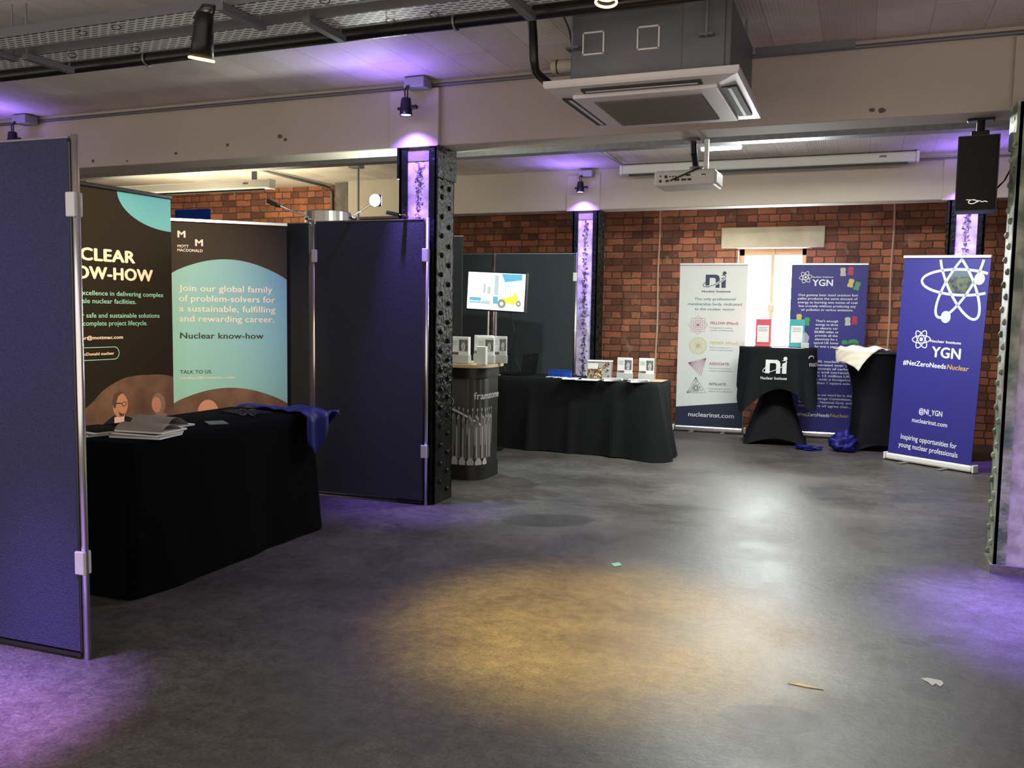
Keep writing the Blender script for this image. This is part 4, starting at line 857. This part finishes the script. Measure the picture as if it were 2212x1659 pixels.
m = MB(); sw = [(-.05+.06*k, .675-.10*(k/11)**1.0-.16*max(0, (k-4)/7)**1.6) for k in range(12)]
for k in range(11):
    A, B = sw[k], sw[k+1]
    m.prism([(A[0], A[1]), (B[0], B[1]), (B[0], .905), (A[0], .905)], -.0008, 0, cwrap)
m.build('grey_header', mat('grey_header_print', (.050, .048, .047), .5, var=(6, .2, (.075, .072, .07))), ct)
m = MB(); m.stroke(sw, .018, -.002, fn=cwrap)
for s_, z in ((.02, .78), (.115, .735), (.215, .70)): m.stroke(ell(s_, z, .022, .032, 0, 16)+[(s_+.022, z)], .006, -.002, fn=cwrap)
m.text('framatome', .425, .725, .066, .42, .012, y=-.0022, fn=cwrap)
[q.build('printed_rings' if getattr(q, 'drawn', 0) else 'white_lettering', mat('silver_ink', (.55, .55, .54), .35), ct, fixn=False) for q in m.split()]
VLL, VLD = MB(), MB(); rgv = random.Random(2)
for row, (zb, hv, wv, pitch) in enumerate(((.40, .15, .016, .043), (.31, .18, .020, .052), (.19, .28, .025, .060))):
    x = -.06+.02*row
    while x < .68:
        h_ = hv*rgv.uniform(.92, 1.05)
        P = [(x-wv, zb), (x+wv, zb), (x+wv, zb+h_), (x+wv*.75, zb+h_+.02), (x+wv*.3, zb+h_+.03), (x+wv*.4, zb+h_+.055), (x, zb+h_+.07), (x-wv*.4, zb+h_+.055), (x-wv*.3, zb+h_+.03), (x-wv*.75, zb+h_+.02), (x-wv, zb+h_)]
        VLD.prism(P, -.0012-.0006*row, 0, cwrap)
        VLL.prism([(x-wv*.62, zb+.01), (x-wv*.15, zb+.01), (x-wv*.15, zb+h_+.012), (x-wv*.62, zb+h_)], -.0015-.0006*row, 0, cwrap)
        VLL.prism(ell(x, zb+h_+.085, .007, .016, 0, 10), -.0015-.0006*row, 0, cwrap)
        x += pitch*rgv.uniform(.95, 1.08)
VLD.build('printed_vials', mat('vial_grey', (.13, .125, .12), .4), ct, fixn=False); VLL.build('printed_vial_glints', mat('vial_light', (.36, .35, .34), .4), ct, fixn=False)
m = MB()
for k in range(9):
    x = -.05+.075*k; m.prism([(x-.03, .135), (x+.03, .135), (x+.032, .19-.004*k), (x+.012, .225-.004*k), (x-.012, .225-.004*k), (x-.032, .19-.004*k)], -.003, 0, cwrap)
m.build('printed_white_stoppers', mat('stopper_white', (.45, .44, .43), .5), ct, fixn=False)

def leaflet_holder(x, y, z, rz, label, w_=.165, h_=.235, deep=.05, kind=0):
    r = thing('leaflet_holder', (x, y, z), label, 'leaflet holder', rz=rz)
    ac_ = mat('clear_acrylic', (.80, .84, .83), .15, trans=.55)
    MB().box((0, -.0, .04), (w_, deep, .075), bevel=.003).build('acrylic_base', ac_, r)
    lf = MB().box((0, .002, h_/2+.005), (w_-.012, deep*.75, h_), bevel=.002).build('leaflets', PAPER, r)
    m = MB(); D = deep*.75/2; 
    m.poly([(.0, h_*.48), (w_*.44, h_*.48), (w_*.44, h_*.92), (.0, h_*.92)], -.001); m.poly([(-w_*.44, .08), (-w_*.02, .08), (-w_*.02, h_*.44), (-w_*.44, h_*.44)], -.001)
    m.build('printed_pictures', mat('printed_dark_picture', (.06, .06, .07), .4, var=(30, .12, (.22, .22, .23))), lf, loc=(0, .002-D, 0))
    m = MB(); m.ell(w_*.22, h_*.66, w_*.10, h_*.13, -.002); m.poly([(w_*.14, h_*.5), (w_*.3, h_*.5), (w_*.26, h_*.8), (w_*.18, h_*.8)], -.002); m.build('printed_white_figure', WHITE, lf, loc=(0, .002-D, 0))
    m = MB()
    for k in range(4): m.poly([(-w_*.40, h_*(.86-.05*k)), (-w_*.08, h_*(.86-.05*k)), (-w_*.08, h_*(.875-.05*k)), (-w_*.40, h_*(.875-.05*k))], -.001)
    m.build('printed_text_lines', mat('grey_print', (.25, .26, .28), .5), lf, loc=(0, .002-D, 0))
    return r
zt = 1.034
leaflet_holder(-3.33, 7.10, zt, -.05, 'open white leaflet holder nearest the edge of the counter top, behind the black column', .20, .235, .06)
leaflet_holder(-3.13, 7.22, zt, .1, 'leaflet holder in the middle of the counter with a dark picture', .17, .235)
leaflet_holder(-3.04, 7.33, zt, .25, 'leaflet holder at the right end of the counter top', .14, .24)
leaflet_holder(-3.22, 7.38, zt, 0, 'leaflet holder at the back of the counter under the television pole', .19, .245)
tag(MB().box((-3.10, 7.07, zt+.08), (.085, .05, .16), rot=None, bevel=.004).build('frosted_box', mat('frosted_acrylic', (.62, .66, .64), .3)), 'blank frosted box standing in front of the leaflets on the counter', 'box')

tv = thing('television', (-3.61, 8.60, 0), 'bright television on a chrome stand showing a yellow forklift', 'television', rz=-.05)
TVZ = 1.715
body = MB().box((0, 0, 0), (.70, .045, .42), bevel=.006).build('screen_casing', BLACK, tv, loc=(0, 0, TVZ), rot=(0, .045, 0))
em = lambda n, c, s=1.0: mat('screen_'+n, (.02, .02, .02), .3, emit=c, es=s)
def scr(name, m, c, s=1.0): return m.build(name, em(name, c, s), body, loc=(0, -.0235, 0))
m = MB(); m.poly([(-.335, -.195), (.335, -.195), (.335, .195), (-.335, .195)], -.0008); scr('screen_background', m, (1, .98, .92), 1.6)
for n_, pp in (('screen_blue_sky', [(.10, .10), (.30, .13), (.30, .19), (.06, .19)]), ('screen_caption_bar', [(-.31, -.13), (-.17, -.13), (-.17, -.07), (-.31, -.07)]), ('screen_blue_load', [(-.03, -.13), (.03, -.13), (.03, -.05), (-.03, -.05)])): scr(n_, MB().poly(pp, -.0017), (.12, .46, .66), .8)
m = MB()
for p in ([(-.02, -.04), (.03, -.04), (.03, .17), (-.02, .17)], [(-.15, -.02), (-.12, -.02), (-.12, .08), (-.15, .08)], [(-.10, -.03), (-.06, -.03), (-.06, .05), (-.10, .05)], [(-.18, -.14), (-.06, -.14), (-.06, -.10), (-.18, -.10)], [(.11, -.04), (.12, -.04), (.12, .07), (.11, .07)], [(.11, .06), (.18, .06), (.18, .07), (.11, .07)], [(.165, -.04), (.175, -.04), (.175, .07), (.165, .07)]): m.poly(p, -.0018)
scr('screen_grey', m, (.50, .60, .62), .8)
m = MB(); m.poly([(.03, -.11), (.25, -.13), (.26, -.04), (.20, -.04), (.10, -.06), (.04, -.08)], -.0022); m.poly([(.20, -.04), (.25, -.04), (.25, -.01), (.21, -.01)], -.0022); scr('screen_yellow', m, (1.0, .62, .06), 1.1)
m = MB(); m.ell(.075, -.125, .048, .048, -.0026); m.ell(.27, -.115, .028, .034, -.0026); scr('screen_wheels', m, (.30, .33, .30), .7)
m = MB(); m.ell(.075, -.125, .022, .022, -.003); m.ell(.27, -.115, .012, .015, -.003); scr('screen_hubs', m, (.7, .68, .55), .9)
m = MB(); m.text('Lifting capacity 10 t', -.305, -.115, .014, .15, 0.01, y=-.003); scr('screen_lettering', m, (1, 1, 1), 1.4)
for x in (-.125, -.035): MB().cyl((x, .05, .03), (x, .05, 1.86), .016, n=14).build('chrome_pole', CHROME, tv)
MB().box((-.01, .045, TVZ), (.30, .03, .14)).build('wall_bracket', BLACKMET, tv)
MB().box((-.12, .0, .02), (.30, .32, .03), bevel=.008).build('base_plate', BLACKMET, tv)

# ------------------------------------------------------------------ things on the back table
ZT = H1-.005
lp = thing('laptop', (-3.585, 9.20, ZT), 'open black laptop on the left of the back table', 'laptop', rz=-.16)
MB().box((0, 0, .011), (.27, .34, .02), bevel=.004).build('keyboard_base', mat('dark_laptop', (.006, .006, .007), .6, spec=.15), lp)
kb = MB()
for i in range(5):
    for j in range(12): kb.box((-.085+.034*i, -.14+.0255*j, .0225), (.028, .021, .003))
kb.build('keys', BLACK, lp)
ld = MB().box((0, 0, .115), (.008, .34, .23), bevel=.003).build('lid', mat('dark_laptop', (.006, .006, .007), .6, spec=.15), lp, loc=(.135, 0, .02), rot=(0, .14, 0))
MB().box((-.0045, 0, .118), (.002, .31, .195)).build('screen', BLACK, ld)
MB().text('o', -.01, .17, .012, .014, .05).build('small_logo', GALV, ld, loc=(.0055, 0, 0), rot=(0, 0, PI/2))
tag(MB().tube([(-3.76, 9.43, ZT+.006), (-3.84, 9.42, ZT+.03), (-3.86, 9.44, ZT+.16), (-3.80, 9.46, ZT+.22), (-3.72, 9.46, ZT+.17), (-3.66, 9.45, ZT+.02), (-3.60, 9.45, ZT+.006)], .006, 6).build('cable', BLACK, smooth=True), 'black cable looping up behind the laptop', 'cable')
tag(MB().tube([(-3.78, 9.46, ZT+.006), (-3.80, 9.47, ZT+.2), (-3.74, 9.50, ZT+.42), (-3.80, 9.45, ZT+.75)], .005, 6).build('cable', BLACK, smooth=True), 'black cable hanging against the grey panel behind the laptop', 'cable')
BP = mat('blue_plastic', (.01, .09, .55), .35)
p0 = None
for k in range(13):
    x = -3.20+.024*k; y = 9.16-.009*k
    if p0 is None:
        p0 = thing('marker_pen', (x, y, ZT), 'blue upright marker in the row beside the papers on the back table', 'pen', group='blue markers standing in a row'); MB().cyl((0, 0, 0), (0, 0, .062), .0105, n=10).build('barrel', BP, p0); MB().cyl((0, 0, .062), (0, 0, .085), .0085, n=10).build('cap', mat('blue_cap', (.01, .05, .38), .35), p0)
    else: c = copy_tree(p0); c.location = (x, y, ZT)
ln = MB()
for k in range(7): ln.tube([(-3.13+.03*k+.05*math.cos(a+k), 9.0-.008*k+.02*math.sin(2*a), .005+.003*(k % 3)) for a in [j*2*PI/14 for j in range(15)]], .004, 5)
tag(ln.build('lanyards', PAPER, loc=(0, 0, ZT)), 'small tangle of white lanyards in front of the blue markers', 'lanyards', kind='stuff')
tag(MB().box((-2.98, 9.18, ZT+.018), (.16, .10, .036), bevel=.003).build('dark_case', BLACK), 'low black case on the back table right of the blue markers', 'case')
def sheet(x, y, rz, label, m=PAPER, w_=.21, d_=.28, t_=.004, z=ZT, name='leaflet', cat='leaflet', group=None):
    o = tag(MB().box((0, 0, t_/2), (w_, d_, t_)).build(name, m, loc=(x, y, z), rot=(0, 0, rz)), label, cat, group); return o
sheet(-2.88, 8.98, .35, 'white leaflet lying in front of the black case'); sheet(-2.68, 8.95, .1, 'white leaflet under the front of the gold sweet box', w_=.24)
GLEAF = mat('printed_leaflet', (.55, .58, .62), .45, var=(14, .15, (.30, .32, .38)))
for i, (x, y, n_, lab) in enumerate(((-2.42, 8.93, 4, 'left'), (-2.13, 8.91, 4, 'right'))):
    for k in range(n_):
        sheet(x+.008*((k*7) % 3), y, .5-.1*k, 'magazine in the %s flat stack on the back table, %s' % (lab, ('at the bottom', 'second from the bottom', 'third from the bottom', 'on top')[k]), GLEAF if k == n_-1 else PAPER, .20, .15, .007, ZT+.0075*k, 'magazine', 'magazine', 'magazine stacks on the back table')
gb = thing('sweet_box', (-2.60, 9.10, ZT), 'clear box of gold-wrapped sweets on the back table', 'sweet box', rz=.08)
MB().box((0, 0, .095), (.25, .15, .19), bevel=.004).build('clear_box', mat('clear_acrylic', (.8, .84, .83), .15, trans=.55), gb)
MB().box((0, 0, .195), (.26, .16, .012), bevel=.004).build('lid', PAPER, gb)
sw_ = MB(); rgs = random.Random(9)
for k in range(70):
    sw_.dome((rgs.uniform(-.115, .115), rgs.choice((-.079, -.079, .06)), rgs.uniform(.02, .17)), (rgs.uniform(-1, 1), -1, rgs.uniform(-1, 1)), rgs.uniform(.012, .019), .010)
tag(sw_.build('gold_sweets', mat('gold_foil', (.75, .52, .22), .25, .9, var=(40, .1, (.12, .07, .04))), gb), kind='stuff')
MB().box((-.06, -.092, .145), (.11, .004, .06)).build('paper_label', PAPER, gb)
leaflet_holder(-2.325, 9.10, ZT, .05, 'leaflet holder on the back table, next to the sweet box', .17, .235)
leaflet_holder(-2.10, 9.14, ZT, .05, 'leaflet holder at the right end of the back table', .17, .235)
sheet(-3.79, 9.05, .3, 'small white card at the left end of the back table', w_=.10, d_=.06)

# ------------------------------------------------------------------ things on the high tables
zt = HP+.016
def tent(x, y, rz, colr, label):
    r = thing('sign_holder', (x, y, zt), label, 'sign', rz=rz)
    MB().box((0, 0, .165), (.175, .012, .33), bevel=.004).build('coloured_board', mat(colr[0], colr[1], .35), r)
    MB().box((0, .03, .012), (.18, .10, .022), bevel=.004).build('stand', mat(colr[0], colr[1], .35), r)
    p = MB().box((0, -.008, .155), (.135, .003, .20)).build('notice', PAPER, r)
    m = MB(); m.text('SIGN UP TODAY', 0, .225, .012, .10, .02, 'CENTER'); 
    m.b.free(); m = MB()
    for k in range(3): m.poly([(-.05, .225-.02*k), (.05, .225-.02*k), (.05, .232-.02*k), (-.05, .232-.02*k)], -.001)
    m.build('printed_lines', mat('grey_print', (.25, .26, .28), .5), p, loc=(0, -.0095, 0))
tent(-1.085, 10.80, .02, ('red_card', (.62, .08, .12)), 'red sign holder with a white notice on the round high table')
tent(-.705, 10.86, -.1, ('teal_card', (.05, .36, .38)), 'teal sign holder with a white notice on the round high table')
tr = thing('award_trophy', (-.60, 10.72, zt), 'small clear trophy on a pale base at the right of the round high table', 'trophy')
MB().box((0, 0, .03), (.09, .06, .06), bevel=.005).build('base', mat('trophy_stone', (.45, .45, .46), .3), tr)
MB().prism([(-.03, .06), (.03, .06), (.045, .13), (.0, .19), (-.045, .13)], -.012, .012).build('glass_blade', mat('crystal', (.85, .9, .92), .05, trans=.8), tr)
sheet(-.86, 10.62, .2, 'white paper lying between the red and teal signs', z=zt, w_=.20, d_=.14, t_=.003)
sheet(-.68, 10.56, -.3, 'small white card lying in front of the trophy', z=zt, w_=.16, d_=.08, t_=.003)
# white cloth thrown on the second high table
def rumple(name, cx, cy, z, w_, d_, m, label, cat, edge=None, seed=1, amp=.03, rz=0, fall=.16):
    rg = random.Random(seed); ph = [rg.uniform(0, 6) for _ in range(8)]; n, k_ = 30, 24; P = []
    for i in range(n+1):
        row = []
        for j in range(k_+1):
            u, v = i/n-.5, j/k_-.5; x, y = u*w_, v*d_
            h = amp*(.5+.5*math.sin(9*u+5*v+ph[0]))*(.5+.5*math.sin(13*v-4*u+ph[1]))+amp*.5*abs(math.sin(17*u+11*v+ph[2]))
            ex = max(0, math.hypot(x*math.cos(rz)-y*math.sin(rz)+cx-edge[0], x*math.sin(rz)+y*math.cos(rz)+cy-edge[1])-edge[2]) if edge else 0
            X, Y_ = x*math.cos(rz)-y*math.sin(rz), x*math.sin(rz)+y*math.cos(rz)
            if ex > 0:
                dx, dy = X+cx-edge[0], Y_+cy-edge[1]; l = math.hypot(dx, dy); kk = (edge[2]+.02+ex*.08+.4*h)/l; X, Y_ = edge[0]+dx*kk-cx, edge[1]+dy*kk-cy
                row.append((X, Y_, .012-ex*.95))
            else: row.append((X, Y_, .006+h*(1-(2*abs(u))**4*.7)))
        P.append(row)
    mb = MB(); mb.grid(P); o = mb.build(name, m, loc=(cx, cy, z), smooth=True)
    md = o.modifiers.new('thickness', 'SOLIDIFY'); md.thickness = .004; md.offset = 1
    return tag(o, label, cat)
rumple('cloth', -.03, 10.56, HP+.012, .50, .52, WHITECL, 'crumpled cream cloth hanging over the left rim of the high table', 'cloth', (.20, 10.82, .43), 4, .035, .6)
tag(MB().lathe([(.10, 0), (.13, .006), (.135, .016), (.125, .016), (.10, .008)], c=(-.16, 10.76, HP+.009), n=24).build('tray', OFFWHITE), 'edge of a pale round tray under the cream cloth', 'tray')
def bag(name, cx, cy, w_, d_, h_, m, label, seed):
    rg = random.Random(seed); b = bmesh.new(); bmesh.ops.create_icosphere(b, subdivisions=4, radius=1)
    ph = [rg.uniform(0, 6) for _ in range(6)]
    for v in b.verts:
        p = v.co; q = 1+.20*math.sin(4*p.x+ph[0]+3*p.y)+.16*math.sin(7*p.y+ph[1]+5*p.z)+.10*math.sin(11*p.x-9*p.z+ph[2])
        v.co = Vector((p.x*w_*q, p.y*d_*q, max(0, (p.z*.5+.42)*h_*q)))
    mb = MB(); mb.b.free(); mb.b = b; return tag(mb.build(name, m, loc=(cx, cy, .001), smooth=True), label, 'bag')
bag('fabric_bag', -.13, 10.42, .15, .13, .20, BLUECL, 'crumpled blue fabric bag on the floor against the high table', 3)
bag('fabric_bag', -.50, 10.34, .13, .08, .05, BLUECL, 'flat blue fabric bag lying on the floor below the blue banner', 5)

# ------------------------------------------------------------------ things on the left table
ZL = H1+.003
def magazine(x, y, rz, z, label, curl, cover=PAPERGR, w_=.21, d_=.30, t_=.010):
    r = thing('magazine', (x, y, z), label, 'magazine', rz=rz, group='magazines on the left table')
    MB().box((0, 0, t_/2), (w_, d_, t_)).build('pages', PAPER, r)
    P = []
    for i in range(15):
        u = i/14; a = u*PI*.75; row = []
        for v in (-.5, .5):
            if curl: row.append((-w_/2+w_*(u*.78), v*d_, t_+.001+curl*math.sin(PI*u**.8)))
            else: row.append((-w_/2+w_*u, v*d_, t_+.001))
        P.append(row)
    mb = MB(); mb.grid(P); o = mb.build('cover', cover, r, smooth=True); md = o.modifiers.new('thickness', 'SOLIDIFY'); md.thickness = .0015
    return r
DARKC = mat('dark_cover', (.008, .008, .010), .8, spec=.15)
magazine(-3.56, 3.62, 1.75, ZL, 'magazine at the bottom of the near pile on the left table', 0)
magazine(-3.57, 3.64, 1.60, ZL+.0125, 'dark-covered magazine in the middle of the near pile on the left table', 0, DARKC)
magazine(-3.565, 3.66, 1.68, ZL+.025, 'magazine with a curled grey cover on top of the near pile on the left table', .035)
magazine(-3.90, 3.58, 1.3, ZL, 'magazine lying flat against the near left panel on the left table', 0)
magazine(-3.89, 3.60, 1.4, ZL+.0125, 'dark-covered magazine on top of the pile against the near left panel', 0, DARKC)
magazine(-3.80, 3.99, 1.5, ZL, 'magazine with an arched cover behind the near pile on the left table', .05)
sheet(-3.60, 4.22, .9, 'dark grey card lying alone in the middle of the left table', mat('grey_card', (.10, .10, .10), .5), .11, .16, .005, ZL, 'card', 'card')
sheet(-3.80, 4.75, 1.2, 'black folder lying beside the blue cloth on the left table', DARKC, .22, .30, .008, ZL, 'folder', 'folder')
gl = thing('spectacles', (-3.67, 4.60, ZL), 'pair of glinting spectacles on the left table beside the blue cloth', 'spectacles', rz=.4)
for s in (-1, 1):
    MB().tube([(s*.033+.026*math.cos(a), 0, .024+.02*math.sin(a)) for a in [k*2*PI/16 for k in range(17)]], .0025, 6).build('rim', CHROME, gl)
    MB().tube([(s*.06, 0, .03), (s*.062, .06, .03), (s*.058, .12, .012)], .0025, 6).build('temple', BLACKMET, gl)
MB().tube([(-.008, 0, .028), (0, 0, .032), (.008, 0, .028)], .0025, 6).build('bridge', CHROME, gl)
def blue_cloth():
    P = []; n, k_ = 34, 30
    for i in range(n+1):
        row = []
        for j in range(k_+1):
            u, v = i/n, j/k_; x = -3.98+.72*u; y = 4.84+.36*v+.05*math.sin(5*u)
            h = .030*(.5+.5*math.sin(8*u+6*v))*(.3+.7*v)+.012*abs(math.sin(15*u-7*v)); dz = 0
            ex, ey = max(0, x+3.40), max(0, y-5.045)
            if ex > 0: x = -3.355+.06*ex+.018*math.sin(14*v); dz -= ex*1.9*(.55+.5*math.sin(5*v+.3))
            if ey > 0 and ex <= 0: y = 5.09+.1*ey; dz -= ey*1.1
            row.append((x, y, ZL+.006+(h if dz == 0 else 0)+dz))
        P.append(row)
    mb = MB(); mb.grid(P); o = mb.build('blue_cloth', BLUECL, smooth=True); md = o.modifiers.new('thickness', 'SOLIDIFY'); md.thickness = .003; md.offset = 1
    tag(o, 'crumpled royal blue satin cloth on the far right corner of the left table', 'cloth')
blue_cloth()

# ------------------------------------------------------------------ scraps on the floor
def scrap(x, y, pts, m, label): tag(MB().slab([(px, py) for px, py in pts], 0, .002).build('paper_scrap', m, loc=(x, y, .001)), label, 'scrap')
scrap(-1.30, 5.01, ((-.035, 0), (0, -.045), (.035, 0), (0, .05)), mat('teal_scrap', (.12, .45, .48), .6), 'tiny teal paper scrap on the floor beyond the yellow pool of light')
scrap(.345, 3.906, ((-.05, .02), (-.02, .04), (.03, .03), (.035, 0), (.02, -.035), (.005, -.01), (-.01, -.04), (-.025, -.005)), PAPER, 'torn white paper scrap on the floor at the right')
scrap(-.146, 3.651, ((-.07, 0), (-.02, .018), (.06, .004), (.07, -.006), (.0, -.01)), mat('pale_chip', (.40, .42, .38), .7), 'pale flat chip on the floor left of the torn white scrap')
